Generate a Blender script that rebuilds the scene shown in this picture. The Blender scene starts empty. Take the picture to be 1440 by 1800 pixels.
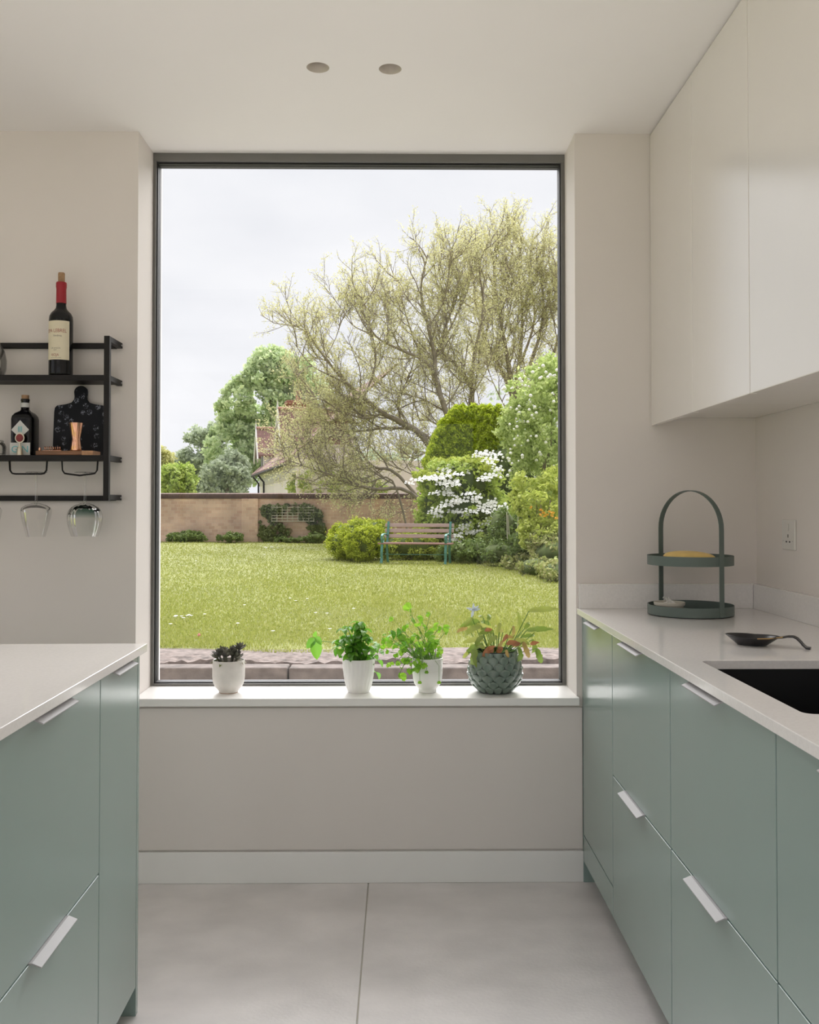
import bpy, bmesh, math, random
import numpy as np
from mathutils import Vector, Matrix

# ------------------------------------------------------------------ camera, sky, sun, exposure
scene = bpy.context.scene
COL = scene.collection
F, TH, CH = 1630.0, math.radians(1.2), 1.265        # focal length in px, pitch, camera height
PS = math.atan(18 / F)                              # slight yaw to the right
SO = -9 - F * math.tan(TH)                          # vertical lens shift in px
cd = bpy.data.cameras.new('camera')
cd.sensor_fit = 'VERTICAL'; cd.sensor_height = 36.0; cd.sensor_width = 28.8
cd.lens = F / 1800 * 36.0
cd.shift_y = SO / 1800.0
cd.clip_start = 0.05; cd.clip_end = 500
cam = bpy.data.objects.new('camera', cd); COL.objects.link(cam)
cam.location = (0, 0, CH); cam.rotation_euler = (math.pi / 2 + TH, 0, -PS)
scene.camera = cam

vs = scene.view_settings
vs.view_transform = 'Standard'; vs.look = 'None'; vs.gamma = 1.0; vs.use_curve_mapping = False
vs.exposure = 0.84
scene.cycles.max_bounces = 12; scene.cycles.diffuse_bounces = 7; scene.cycles.glossy_bounces = 4; scene.cycles.use_adaptive_sampling = True; scene.cycles.adaptive_threshold = .015
scene.cycles.transparent_max_bounces = 24; scene.cycles.transmission_bounces = 8
scene.cycles.sample_clamp_indirect = 6.0
scene.cycles.use_denoising = True

world = bpy.data.worlds.new('sky'); scene.world = world; world.use_nodes = True
wn, wl = world.node_tree.nodes, world.node_tree.links
wn.clear()
wo = wn.new('ShaderNodeOutputWorld'); bg = wn.new('ShaderNodeBackground')
tc = wn.new('ShaderNodeTexCoord'); mp = wn.new('ShaderNodeMapping'); mp.inputs['Scale'].default_value = (1.0, 1.0, 2.6)
nz = wn.new('ShaderNodeTexNoise'); nz.inputs['Scale'].default_value = 2.6; nz.inputs['Detail'].default_value = 5; nz.inputs['Roughness'].default_value = .5
cr = wn.new('ShaderNodeValToRGB')
cr.color_ramp.elements[0].position = .36; cr.color_ramp.elements[0].color = (.84, .855, .895, 1)
cr.color_ramp.elements[1].position = .62; cr.color_ramp.elements[1].color = (.975, .98, 1.0, 1)
wl.new(tc.outputs['Generated'], mp.inputs['Vector']); wl.new(mp.outputs['Vector'], nz.inputs['Vector'])
wl.new(nz.outputs['Fac'], cr.inputs['Fac']); wl.new(cr.outputs['Color'], bg.inputs['Color'])
bg.inputs['Strength'].default_value = 0.57
wl.new(bg.outputs['Background'], wo.inputs['Surface'])

sd = bpy.data.lights.new('sun', 'SUN'); sd.energy = 6.2; sd.angle = math.radians(80); sd.color = (1, .985, .97)
sun = bpy.data.objects.new('sun', sd); COL.objects.link(sun)
sun.rotation_euler = Vector((-.13, -.58, -.80)).to_track_quat('-Z', 'Y').to_euler()   # soft sun through thin cloud, the right

# ------------------------------------------------------------------ helpers
RIGHT = np.array([math.cos(PS), -math.sin(PS), 0.0])
FWD = np.array([math.sin(PS) * math.cos(TH), math.cos(PS) * math.cos(TH), math.sin(TH)])
UP = np.cross(RIGHT, FWD)
def at(px, py, Y=None, Z=None, X=None):
    """survey helper: where the line of sight of a photo point meets a plane"""
    d = RIGHT * ((px - 720) / F) - UP * ((py - 900 - SO) / F) + FWD
    t = Y / d[1] if Y is not None else ((Z - CH) / d[2] if Z is not None else X / d[0])
    p = np.array([0, 0, CH]) + d * t
    return Vector((float(p[0]), float(p[1]), float(p[2])))

def lin(r, g, b, a=1.0):
    f = lambda c: (c / 255 / 12.92) if c / 255 <= .04045 else ((c / 255 + .055) / 1.055) ** 2.4
    return (f(r), f(g), f(b), a)

def new_mat(name):
    m = bpy.data.materials.new(name); m.use_nodes = True
    n = m.node_tree.nodes; n.clear()
    return m, n, m.node_tree.links

def pm(name, col, rough=.5, metal=0.0, var=0.0, vscale=6.0, bump=0.0, bscale=60.0, coat=0.0, crough=.08, spec=.5, stretch=(1, 1, 1), detail=4.0, col2=None):
    """plain procedural material: base colour with noise variation and noise bump"""
    m, n, l = new_mat(name)
    o = n.new('ShaderNodeOutputMaterial'); p = n.new('ShaderNodeBsdfPrincipled')
    l.new(p.outputs[0], o.inputs[0])
    p.inputs['Roughness'].default_value = rough; p.inputs['Metallic'].default_value = metal
    p.inputs['Specular IOR Level'].default_value = spec; p.inputs['Coat Weight'].default_value = coat
    p.inputs['Coat Roughness'].default_value = crough
    t = n.new('ShaderNodeTexCoord'); mp = n.new('ShaderNodeMapping'); mp.inputs['Scale'].default_value = stretch
    l.new(t.outputs['Object'], mp.inputs['Vector'])
    z = n.new('ShaderNodeTexNoise'); z.inputs['Scale'].default_value = vscale; z.inputs['Detail'].default_value = detail
    l.new(mp.outputs['Vector'], z.inputs['Vector'])
    r = n.new('ShaderNodeValToRGB')
    c = tuple(col[:3])
    r.color_ramp.elements[0].position = .3; r.color_ramp.elements[1].position = .7
    r.color_ramp.elements[0].color = tuple(max(0, x * (1 - var)) for x in c) + (1,)
    r.color_ramp.elements[1].color = (tuple(col2[:3]) if col2 else tuple(min(1, x * (1 + var)) for x in c)) + (1,)
    l.new(z.outputs['Fac'], r.inputs['Fac']); l.new(r.outputs['Color'], p.inputs['Base Color'])
    if bump:
        z2 = n.new('ShaderNodeTexNoise'); z2.inputs['Scale'].default_value = bscale; z2.inputs['Detail'].default_value = 5
        l.new(mp.outputs['Vector'], z2.inputs['Vector'])
        b = n.new('ShaderNodeBump'); b.inputs['Strength'].default_value = bump; b.inputs['Distance'].default_value = .01
        l.new(z2.outputs['Fac'], b.inputs['Height']); l.new(b.outputs['Normal'], p.inputs['Normal'])
    return m

def leaf_mat(name, c1, c2, trans=.35, rough=.45, gloss=.06, c3=None):
    """leaf: diffuse + translucent, colour varies from leaf to leaf"""
    m, n, l = new_mat(name)
    o = n.new('ShaderNodeOutputMaterial')
    g = n.new('ShaderNodeNewGeometry'); r = n.new('ShaderNodeValToRGB')
    oi = n.new('ShaderNodeObjectInfo'); ad = n.new('ShaderNodeMath'); ad.operation = 'ADD'
    fr = n.new('ShaderNodeMath'); fr.operation = 'FRACT'
    l.new(g.outputs['Random Per Island'], ad.inputs[0]); l.new(oi.outputs['Random'], ad.inputs[1])
    l.new(ad.outputs[0], fr.inputs[0]); l.new(fr.outputs[0], r.inputs['Fac'])
    r.color_ramp.elements[0].color = tuple(c1[:3]) + (1,); r.color_ramp.elements[1].color = tuple(c2[:3]) + (1,)
    if c3:
        e = r.color_ramp.elements.new(.5); e.color = tuple(c3[:3]) + (1,)
    d = n.new('ShaderNodeBsdfDiffuse'); t = n.new('ShaderNodeBsdfTranslucent')
    x = n.new('ShaderNodeMixShader'); x.inputs[0].default_value = trans
    l.new(r.outputs['Color'], d.inputs['Color']); l.new(r.outputs['Color'], t.inputs['Color'])
    l.new(d.outputs[0], x.inputs[1]); l.new(t.outputs[0], x.inputs[2])
    gl = n.new('ShaderNodeBsdfGlossy'); gl.inputs['Roughness'].default_value = rough
    gl.inputs['Color'].default_value = (1, 1, 1, 1)
    y = n.new('ShaderNodeMixShader'); y.inputs[0].default_value = gloss
    l.new(x.outputs[0], y.inputs[1]); l.new(gl.outputs[0], y.inputs[2]); l.new(y.outputs[0], o.inputs[0])
    return m

def glass_mat(name, tint=(1, 1, 1), ior=1.45, rough=0.0, boost=1.0):
    """thin clear glass: transparent with a fresnel reflection"""
    m, n, l = new_mat(name)
    o = n.new('ShaderNodeOutputMaterial'); t = n.new('ShaderNodeBsdfTransparent'); t.inputs[0].default_value = tuple(tint) + (1,)
    g = n.new('ShaderNodeBsdfGlossy'); g.inputs['Roughness'].default_value = rough
    f = n.new('ShaderNodeFresnel'); f.inputs['IOR'].default_value = ior
    mu = n.new('ShaderNodeMath'); mu.operation = 'MULTIPLY'; mu.inputs[1].default_value = boost; mu.use_clamp = True
    l.new(f.outputs[0], mu.inputs[0])
    x = n.new('ShaderNodeMixShader'); l.new(mu.outputs[0], x.inputs[0]); l.new(t.outputs[0], x.inputs[1]); l.new(g.outputs[0], x.inputs[2])
    l.new(x.outputs[0], o.inputs[0])
    return m

ORG = {}
def tag(o, label=None, cat=None, group=None, kind=None):
    if label: o['label'] = label
    if cat: o['category'] = cat
    if group: o['group'] = group
    if kind: o['kind'] = kind
    return o
def thing(name, label, cat, loc=(0, 0, 0), rotz=0.0, group=None):
    o = bpy.data.objects.new(name, None); COL.objects.link(o)
    o.empty_display_size = .05; o.location = loc; o.rotation_euler = (0, 0, rotz)
    ORG[o.name] = Vector(loc)
    return tag(o, label, cat, group)
def link(name, me, parent=None, loc=(0, 0, 0), rot=(0, 0, 0), scale=(1, 1, 1)):
    o = bpy.data.objects.new(name, me); COL.objects.link(o)
    o.location = loc; o.rotation_euler = rot; o.scale = scale
    if parent: o.parent = parent
    ORG[o.name] = Vector((0, 0, 0))
    return o

class MB:
    """collects shapes; build() links them as ONE mesh object"""
    def __init__(s): s.v = []; s.f = []
    def add(s, V, Fc):
        k = len(s.v); s.v += [tuple(p) for p in V]; s.f += [tuple(i + k for i in q) for q in Fc]; return s
    def box(s, x0, x1, y0, y1, z0, z1):
        return s.add([(x0, y0, z0), (x1, y0, z0), (x1, y1, z0), (x0, y1, z0), (x0, y0, z1), (x1, y0, z1), (x1, y1, z1), (x0, y1, z1)],
                     [(0, 3, 2, 1), (4, 5, 6, 7), (0, 1, 5, 4), (1, 2, 6, 5), (2, 3, 7, 6), (3, 0, 4, 7)])
    def prism(s, poly, axis, a, b):
        n = len(poly)
        def P(u, w, t): return {'x': (t, u, w), 'y': (u, t, w), 'z': (u, w, t)}[axis]
        V = [P(u, w, a) for u, w in poly] + [P(u, w, b) for u, w in poly]
        return s.add(V, [tuple(range(n))[::-1], tuple(range(n, 2 * n))] + [(i, (i + 1) % n, n + (i + 1) % n, n + i) for i in range(n)])
    def lathe(s, prof, n=32, c=(0, 0, 0), wob=None, sx=1.0, sy=1.0):
        V, Fc, rows = [], [], []
        for r, z in prof:
            if r <= 1e-6: rows.append([len(V)]); V.append((c[0], c[1], c[2] + z))
            else:
                row = []
                for i in range(n):
                    a = 2 * math.pi * i / n; rr = r * (wob(a, z) if wob else 1)
                    row.append(len(V)); V.append((c[0] + rr * sx * math.cos(a), c[1] + rr * sy * math.sin(a), c[2] + z))
                rows.append(row)
        for A, B in zip(rows, rows[1:]):
            if len(A) == 1 and len(B) == 1: continue
            for i in range(n):
                j = (i + 1) % n
                if len(A) == 1: Fc.append((A[0], B[j], B[i]))
                elif len(B) == 1: Fc.append((A[i], A[j], B[0]))
                else: Fc.append((A[i], A[j], B[j], B[i]))
        return s.add(V, Fc)
    def tube(s, pts, rad, n=8, caps=True, flat=None):
        P = [Vector(p) for p in pts]; m = len(P)
        R = rad if isinstance(rad, (list, tuple)) else [rad] * m
        V, Fc = [], []
        t0 = (P[1] - P[0]).normalized()
        u = t0.orthogonal().normalized() if flat is None else Vector(flat)
        for i in range(m):
            t = (P[min(i + 1, m - 1)] - P[max(i - 1, 0)]).normalized()
            u = (u - t * u.dot(t)).normalized(); w = t.cross(u)
            for k in range(n):
                a = 2 * math.pi * k / n
                V.append(P[i] + (u * math.cos(a) + w * math.sin(a)) * R[i])
        for i in range(m - 1):
            for k in range(n):
                j = (k + 1) % n; Fc.append((i * n + k, i * n + j, (i + 1) * n + j, (i + 1) * n + k))
        if caps: Fc += [tuple(range(n))[::-1], tuple((m - 1) * n + k for k in range(n))]
        return s.add(V, Fc)
    def strap(s, pts, w, th, side):
        """flat bar: pts along, w wide across 'side', th thick"""
        P = [Vector(p) for p in pts]; S = Vector(side).normalized(); m = len(P); V, Fc = [], []
        for i in range(m):
            t = (P[min(i + 1, m - 1)] - P[max(i - 1, 0)]).normalized(); nn = t.cross(S).normalized()
            for a, b in ((-1, -1), (1, -1), (1, 1), (-1, 1)): V.append(P[i] + S * (a * w / 2) + nn * (b * th / 2))
        for i in range(m - 1):
            for k in range(4):
                j = (k + 1) % 4; Fc.append((i * 4 + k, i * 4 + j, i * 4 + 4 + j, i * 4 + 4 + k))
        Fc += [(3, 2, 1, 0), tuple((m - 1) * 4 + k for k in range(4))]
        return s.add(V, Fc)
    def grid(s, fn, nu, nv):
        V = [fn(i / (nu - 1), j / (nv - 1)) for j in range(nv) for i in range(nu)]
        return s.add(V, [(j * nu + i, j * nu + i + 1, (j + 1) * nu + i + 1, (j + 1) * nu + i) for j in range(nv - 1) for i in range(nu - 1)])
    def sphere(s, c, r, nu=12, nv=8, sc=(1, 1, 1)):
        return s.lathe([(r * math.sin(math.pi * j / nv), -r * math.cos(math.pi * j / nv) * sc[2]) for j in range(nv + 1)], nu, c, sx=sc[0], sy=sc[1])
    def mesh(s, name, mat=None, smooth=None, fix=True, off=(0, 0, 0)):
        me = bpy.data.meshes.new(name)
        V = s.v if off == (0, 0, 0) else [(a - off[0], b - off[1], c - off[2]) for a, b, c in s.v]
        me.from_pydata(V, [], s.f); me.update()
        if fix:
            bm = bmesh.new(); bm.from_mesh(me); bmesh.ops.recalc_face_normals(bm, faces=bm.faces); bm.to_mesh(me); bm.free()
        if smooth is not None:
            me.polygons.foreach_set('use_smooth', [True] * len(me.polygons)); me.set_sharp_from_angle(angle=math.radians(smooth))
        if mat: me.materials.append(mat)
        return me
    def build(s, name, mat, parent=None, smooth=None, bevel=0.0, world=False, fix=True, seg=2):
        off = tuple(ORG[parent.name]) if (world and parent) else (0, 0, 0)
        o = link(name, s.mesh(name, mat, smooth, fix, off), parent)
        if bevel:
            b = o.modifiers.new('bevel', 'BEVEL'); b.width = bevel; b.segments = seg; b.limit_method = 'ANGLE'; b.angle_limit = math.radians(40)
        return o
def Bx(*a): return MB().box(*a)
def struct(name, mb, mat, **k): return tag(mb.build(name, mat, **k), kind='structure')

def slab(loops, axis, a, b):
    """flat plate with holes: 2-D loops (outer first) filled and thickened between a and b along an axis"""
    bm = bmesh.new(); edges = []
    P = {'x': lambda u, w: (a, u, w), 'y': lambda u, w: (u, a, w), 'z': lambda u, w: (u, w, a)}[axis]
    for lp in loops:
        vsq = [bm.verts.new(P(u, w)) for u, w in lp]
        edges += [bm.edges.new((vsq[i], vsq[(i + 1) % len(vsq)])) for i in range(len(vsq))]
    bmesh.ops.triangle_fill(bm, use_beauty=True, edges=edges)
    r = bmesh.ops.extrude_face_region(bm, geom=list(bm.faces))
    d = {'x': (b - a, 0, 0), 'y': (0, b - a, 0), 'z': (0, 0, b - a)}[axis]
    bmesh.ops.translate(bm, verts=[e for e in r['geom'] if isinstance(e, bmesh.types.BMVert)], vec=d)
    bmesh.ops.recalc_face_normals(bm, faces=bm.faces)
    bm.verts.index_update()
    mb = MB(); mb.v = [tuple(v.co) for v in bm.verts]; mb.f = [tuple(v.index for v in f.verts) for f in bm.faces]
    bm.free(); return mb
def rect(u0, u1, w0, w1): return [(u0, w0), (u1, w0), (u1, w1), (u0, w1)]
def rrect(u0, u1, w0, w1, r, n=5):
    P = []
    for cx, cy, a0 in ((u1 - r, w0 + r, -90), (u1 - r, w1 - r, 0), (u0 + r, w1 - r, 90), (u0 + r, w0 + r, 180)):
        for i in range(n + 1):
            a = math.radians(a0 + 90 * i / n); P.append((cx + r * math.cos(a), cy + r * math.sin(a)))
    return P
def circle(cx, cy, r, n=32): return [(cx + r * math.cos(2 * math.pi * i / n), cy + r * math.sin(2 * math.pi * i / n)) for i in range(n)]

def text_geo(body, size, spacing=1.0):
    """outline lettering as flat faces (x right, y up), centred"""
    c = bpy.data.curves.new('lettering', 'FONT'); c.body = body; c.size = size; c.align_x = 'CENTER'; c.align_y = 'CENTER'
    c.space_character = spacing; c.resolution_u = 3
    o = bpy.data.objects.new('lettering', c); COL.objects.link(o)
    dg = bpy.context.evaluated_depsgraph_get(); dg.update()
    me = bpy.data.meshes.new_from_object(o.evaluated_get(dg))
    V = [tuple(v.co) for v in me.vertices]; Fc = [tuple(p.vertices) for p in me.polygons]
    bpy.data.objects.remove(o); bpy.data.curves.remove(c); bpy.data.meshes.remove(me)
    return V, Fc

def np_mesh(name, V, Fc, mat, parent=None, smooth=False):
    """fast mesh from numpy arrays; faces all of one size"""
    me = bpy.data.meshes.new(name); nv, (nf, k) = len(V), Fc.shape
    me.vertices.add(nv); me.vertices.foreach_set('co', V.astype(np.float32).ravel())
    me.loops.add(nf * k); me.loops.foreach_set('vertex_index', Fc.astype(np.int32).ravel())
    me.polygons.add(nf); me.polygons.foreach_set('loop_start', np.arange(0, nf * k, k, dtype=np.int32))
    if smooth: me.polygons.foreach_set('use_smooth', np.ones(nf, dtype=bool))
    me.update(calc_edges=True); me.validate()
    me.materials.append(mat)
    return link(name, me, parent)

# ------------------------------------------------------------------ materials of the room
M = {}
M['wall'] = pm('wall_paint', (.765, .715, .68), .75, var=.015, vscale=2.5, bump=.02, bscale=180)
M['ceil'] = pm('ceiling_paint', (.91, .885, .86), .8, var=.01, vscale=2)
M['trim'] = pm('trim_paint', (.88, .87, .85), .35, var=.01)
M['tile'] = pm('floor_tile', (.71, .675, .67), .40, var=.09, vscale=5.0, bump=.08, bscale=90, detail=12, stretch=(1, 1.3, 1))
M['grout'] = pm('grout', (.50, .48, .42), .9)
M['teal'] = pm('teal_lacquer', (.265, .355, .33), .20, var=.01, spec=.8, coat=.25, crough=.18)
M['teal_d'] = pm('teal_plinth', (.235, .33, .305), .4)
M['carcass'] = pm('gap_shade_board', (.03, .042, .039), .7)  # near-black colour stands in for the shade in the gaps between fronts
M['white_lac'] = pm('white_lacquer', (.80, .765, .73), .24, var=.008, spec=.9, coat=.6, crough=.2)
M['quartz'] = pm('pale_quartz', (.84, .815, .795), .10, var=.03, vscale=140, spec=.8, detail=2)
M['alu'] = pm('brushed_aluminium', (.46, .455, .465), .5, metal=0.0, spec=.25, var=.03, vscale=40, stretch=(1, .05, 1))
M['frame'] = pm('grey_window_frame', (.17, .165, .155), .4)
M['gasket'] = pm('black_gasket', (.012, .012, .014), .6)
M['black'] = pm('black_powder_coat', (.010, .008, .008), .55, var=.1, spec=.3)
M['sink'] = pm('black_composite', (.005, .005, .006), .4, bump=.04, bscale=500)
M['pane'] = glass_mat('window_glass', (.985, .985, .99), 1.3, boost=.8)
M['plastic'] = pm('white_plastic', (.72, .70, .67), .35)

# ------------------------------------------------------------------ room shell
D, CZ = 3.16, 2.55                     # back wall plane, ceiling height
XL, XR, YR = -4.2, 1.222, -4.6         # left wall, right wall, rear wall
OX0, OX1 = -.893, .603                 # opening of the picture window
WY = 3.35                              # inner face of the window frame
SZ = .622                              # sill top

# back wall: U-shaped round the opening
struct('wall_back', slab([[(XL - .3, -.3), (XR + .3, -.3), (XR + .3, CZ), (OX1, CZ), (OX1, SZ - .03), (OX0, SZ - .03), (OX0, CZ), (XL - .3, CZ)]], 'y', D, D + .32), M['wall'])
struct('wall_right', Bx(XR, XR + .3, YR - .3, D, -.3, CZ), M['wall'])
# left and rear walls, out of view: glazed doors added to brighten the room
LW = [(-3.9, -.6), (-.2, 2.3)]
struct('wall_left', slab([rect(YR - .3, D, -.3, CZ)] + [rect(a, b, .02, 2.3) for a, b in LW], 'x', XL - .3, XL), M['wall'])
RW = (-3.9, .95)
struct('wall_rear', slab([rect(XL, XR, -.3, CZ), rect(RW[0], RW[1], .02, 2.35)], 'y', YR - .3, YR), M['wall'])
DL = [(-.2383, 2.69), (-.027, 2.697)]     # downlights
RL = [(a, b, c, d) for a, b in ((-3.9, -2.35), (-2.2, -.65), (-.5, .78)) for c, d in ((-4.3, -2.2), (-2.05, -.1), (.05, 1.3))]   # unseen rooflights, added to light the room from above
ceiling = struct('ceiling', slab([rect(XL - .3, XR + .3, YR - .3, D + .32)] + [circle(x, y, .0335) for x, y in DL] + [rect(a, b, c, d) for a, b, c, d in RL], 'z', CZ, CZ + .22), M['ceil'])

def added_glazing(n, axis, pos, u0, u1, w0, w1, mull):
    """glazed screen added out of view for daylight: frame bars, one pane per bay"""
    root = thing('window_%d' % n, None, None); root['kind'] = 'structure'  # openings out of view, put in to let more daylight inside
    def bar(name, a, b, c, d, mat, t0=-.03, t1=.03):
        mb = MB()
        if axis == 'x': mb.box(pos + t0, pos + t1, a, b, c, d)
        elif axis == 'y': mb.box(a, b, pos + t0, pos + t1, c, d)
        else: mb.box(a, b, c, d, pos + t0, pos + t1)
        return mb.build(name, mat, root)
    us = [u0 + (u1 - u0) * i / mull for i in range(mull + 1)]
    for u in us: bar('stile', max(u - .03, u0), min(u + .03, u1), w0, w1, M['frame'])
    bar('rail', u0, u1, w0, w0 + .05, M['frame']); bar('rail', u0, u1, w1 - .05, w1, M['frame'])
    for a, b in zip(us, us[1:]): bar('pane', a + .03, b - .03, w0 + .05, w1 - .05, M['pane'], -.004, .004)
added_glazing(2, 'x', XL - .15, LW[0][0], LW[0][1], .02, 2.3, 3)
added_glazing(3, 'x', XL - .15, LW[1][0], LW[1][1], .02, 2.3, 2)
added_glazing(4, 'y', YR - .15, RW[0], RW[1], .02, 2.35, 4)
for k, (a, b, c, d) in enumerate(RL): added_glazing(5 + k, 'z', CZ + .24, a, b, c, d, 1)
P2 = math.pi / 2
# floor: large stone tiles with recessed joints
fl = thing('floor', None, None); fl['kind'] = 'structure'
Bx(XL, XR, YR, D, -.3, -.004).build('grout_bed', M['grout'], fl)
TW = 1.2
xs = [-.1035 + TW * k for k in range(-4, 3)]; ys = [D - .01 - TW * k for k in range(0, 8)]
for i in range(len(xs) - 1):
    for j in range(len(ys) - 1):
        a, b = max(xs[i], XL) + .0018, min(xs[i + 1], XR) - .0018
        c, d = max(ys[j + 1], YR) + .0018, min(ys[j], D) - .0018
        if b - a > .02 and d - c > .02: Bx(a, b, c, d, -.02, 0).build('tile', M['tile'], fl, bevel=.001, seg=1)

# picture window: slim grey aluminium frame, gasket, pane
w1 = thing('window_1', None, None, (-.145, WY, SZ)); w1['kind'] = 'structure'
def wb(name, mat, *a, **k): return Bx(*a).build(name, mat, w1, world=True, **k)
T, L_, R_, B_ = .036, .0145, .0175, .012
wb('frame_head', M['frame'], OX0, OX1, WY, WY + .075, CZ - T + .006, CZ, bevel=.001)
wb('frame_jamb', M['frame'], OX0, OX0 + L_ - .004, WY, WY + .075, SZ, CZ - T + .006, bevel=.001)
wb('frame_jamb', M['frame'], OX1 - R_ + .004, OX1, WY, WY + .075, SZ, CZ - T + .006, bevel=.001)
wb('frame_foot', M['frame'], OX0 + L_ - .004, OX1 - R_ + .004, WY, WY + .075, SZ - .002, SZ + B_ - .004, bevel=.001)
wb('gasket', M['gasket'], OX0 + L_ - .004, OX1 - R_ + .004, WY + .012, WY + .06, CZ - T, CZ - T + .006)
wb('gasket', M['gasket'], OX0 + L_ - .004, OX0 + L_, WY + .012, WY + .06, SZ + B_, CZ - T)
wb('gasket', M['gasket'], OX1 - R_, OX1 - R_ + .004, WY + .012, WY + .06, SZ + B_, CZ - T)
wb('gasket', M['gasket'], OX0 + L_ - .004, OX1 - R_ + .004, WY + .012, WY + .06, SZ + B_ - .004, SZ + B_)
wb('pane', M['pane'], OX0 + L_, OX1 - R_, WY + .028, WY + .034, SZ + B_, CZ - T)
# sill board, wall panel and skirting with shadow gaps
struct('trim_1', Bx(OX0 + .001, OX1 + .004, 3.128, WY + .002, SZ - .026, SZ), M['trim'], bevel=.002)
struct('trim_2', Bx(OX0 - .3, .62, 3.15, D + .004, .112, SZ - .036), M['wall'])
struct('baseboard_back', Bx(XL, .622, 3.147, D, 0, .104), M['trim'], bevel=.0015)

# downlights, trimless, set into the ceiling
for k, (x, y) in enumerate(DL):
    t = thing('recessed_downlight', ['unlit round recessed ceiling downlight, the left of two above the window', 'unlit round recessed ceiling downlight, the right of two above the window'][k], 'downlight', (x, y, CZ), group='ceiling downlights')
    MB().lathe([(.0345, .001), (.0335, .0), (.0318, .002), (.027, .045), (.024, .06)], 40).build('baffle', pm('plaster_baffle', (.62, .57, .50), .7) if k == 0 else bpy.data.materials['plaster_baffle'], t, smooth=40)
    MB().lathe([(.0345, .0), (.036, .09), (0, .09)], 40).build('housing', M['gasket'], t, smooth=40)
    MB().lathe([(.0243, .0605), (.015, .056), (0, .054)], 32).build('lens', pm('dark_lens', (.34, .31, .27), .3) if k == 0 else bpy.data.materials['dark_lens'], t, smooth=60)

# ------------------------------------------------------------------ kitchen run on the right
def handle(parent, y, z, x, s, ln=.19):
    """edge pull clipped over the front: lies on the top edge, lip tips outward; s = -1 opens towards -x"""
    p = [(.017, .0), (-.004, .0), (-.0205, -.007), (-.0212, -.0045), (-.0045, .0024), (.017, .0024)]
    return MB().prism([(x + (-s) * u, z + w) for u, w in p], 'y', y - ln / 2, y + ln / 2).build('handle', M['alu'], parent, bevel=.0005)
FX = .622                # front plane of the right-hand doors
DT, GAP = .019, .0042
ZB, ZM, ZT = .072, .4835, .891
def right_unit(name, label, y0, y1, fronts, end=None, top=.862):
    t = thing(name, label, 'cabinet', (FX, (y0 + y1) / 2, 0), group='teal cabinets under the right worktop')
    Bx(FX + DT + .001, XR - .03, y0 + .0005, y1 - .0005, ZB + .004, top).build('carcass', M['carcass'], t, world=True)
    Bx(FX + .055, FX + .07, y0, y1, 0, ZB + .004).build('plinth', M['teal_d'], t, world=True)
    for kind, z0, z1, hl in fronts:
        f = Bx(FX, FX + DT, y0 + GAP / 2, y1 - GAP / 2, z0, z1).build(kind, M['teal'], t, world=True, bevel=.0012)
        if hl:
            h = handle(f, (y0 + y1) / 2 + hl[0], z1, FX, -1, hl[1])
            h.data.transform(Matrix.Translation(-ORG[t.name]))
    if end: Bx(FX, XR - .03, end[0], end[1], 0, .899).build('end_panel', M['teal'], t, world=True, bevel=.001)
    return t
ya, yb, yc, yd, ye = 3.145, 2.7118, 2.1327, 1.5341, .934
right_unit('dishwasher_cabinet', 'teal cabinet next to the window with one tall door over a low strip', yb, ya, [('door', ZB + .085 + GAP, ZT, (.02, .17)), ('lower_panel', ZB, ZB + .085, None)], end=(ya, D - .0015))
dw = [('drawer_front', ZB, ZM - GAP / 2, (.04, .205)), ('drawer_front', ZM + GAP / 2, ZT, (.04, .205))]
right_unit('drawer_cabinet', 'teal two-drawer cabinet between the tall-door cabinet and the sink cabinet', yc, yb, dw)
right_unit('drawer_cabinet', 'teal two-drawer cabinet directly below the black sink', yd, yc, dw, top=.66)
right_unit('drawer_cabinet', 'teal cabinet at the right edge, nearest of the right row', ye, yd, [('drawer_front', ZB, ZM - GAP / 2, (.0, .205)), ('drawer_front', ZM + GAP / 2, ZT, (.0, .205))])

SK = (.676, 1.10, 1.5455, 2.0835)       # sink cut-out
wt = slab([rect(.605, XR - .001, .92, D), rrect(*SK, .02)], 'z', .90, .92).build('worktop', M['quartz'], bevel=.0012)
tag(wt, 'pale quartz worktop on the right with a sink cut-out', 'worktop')
up = Bx(.61, XR - .021, D - .02, D, .9201, 1.0035).build('upstand', M['quartz'], bevel=.001)
tag(up, 'pale quartz upstand along the back wall behind the tiered stand', 'upstand')
up = Bx(XR - .02, XR, .92, D, .9201, 1.0035).build('upstand', M['quartz'], bevel=.001)
tag(up, 'pale quartz upstand along the right wall below the power socket', 'upstand')
# undermount sink: rounded basin, open at the top
sk = thing('sink', 'black undermount composite sink in the right worktop', 'sink', (.888, 1.812, .70))
x0, x1, y0, y1 = SK
bas = MB(); n = 24
ring = lambda e, z, r: [(u, w, z) for u, w in rrect(x0 - e, x1 + e, y0 - e, y1 + e, r)]
loops = [ring(.01, .8995, .05), ring(.004, .8995, .024), ring(.002, .72, .03), ring(-.03, .705, .05)]
outer = [ring(.01, .8995, .05), ring(.009, .885, .03), ring(.008, .70, .03)]
for LP in (loops, outer):
    V = [p for lp in LP for p in lp]; n = len(LP[0])
    Fc = [(j * n + i, j * n + (i + 1) % n, (j + 1) * n + (i + 1) % n, (j + 1) * n + i) for j in range(len(LP) - 1) for i in range(n)]
    bas.add(V, Fc + [tuple((len(LP) - 1) * n + i for i in range(n))])
bas.build('basin', M['sink'], sk, smooth=50, world=True, fix=False)
MB().lathe([(.045, .7055), (.043, .708), (.03, .7075), (.0, .7065)], 28, (.888, 1.812, 0)).build('waste', M['alu'], sk, smooth=50, world=True)

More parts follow.
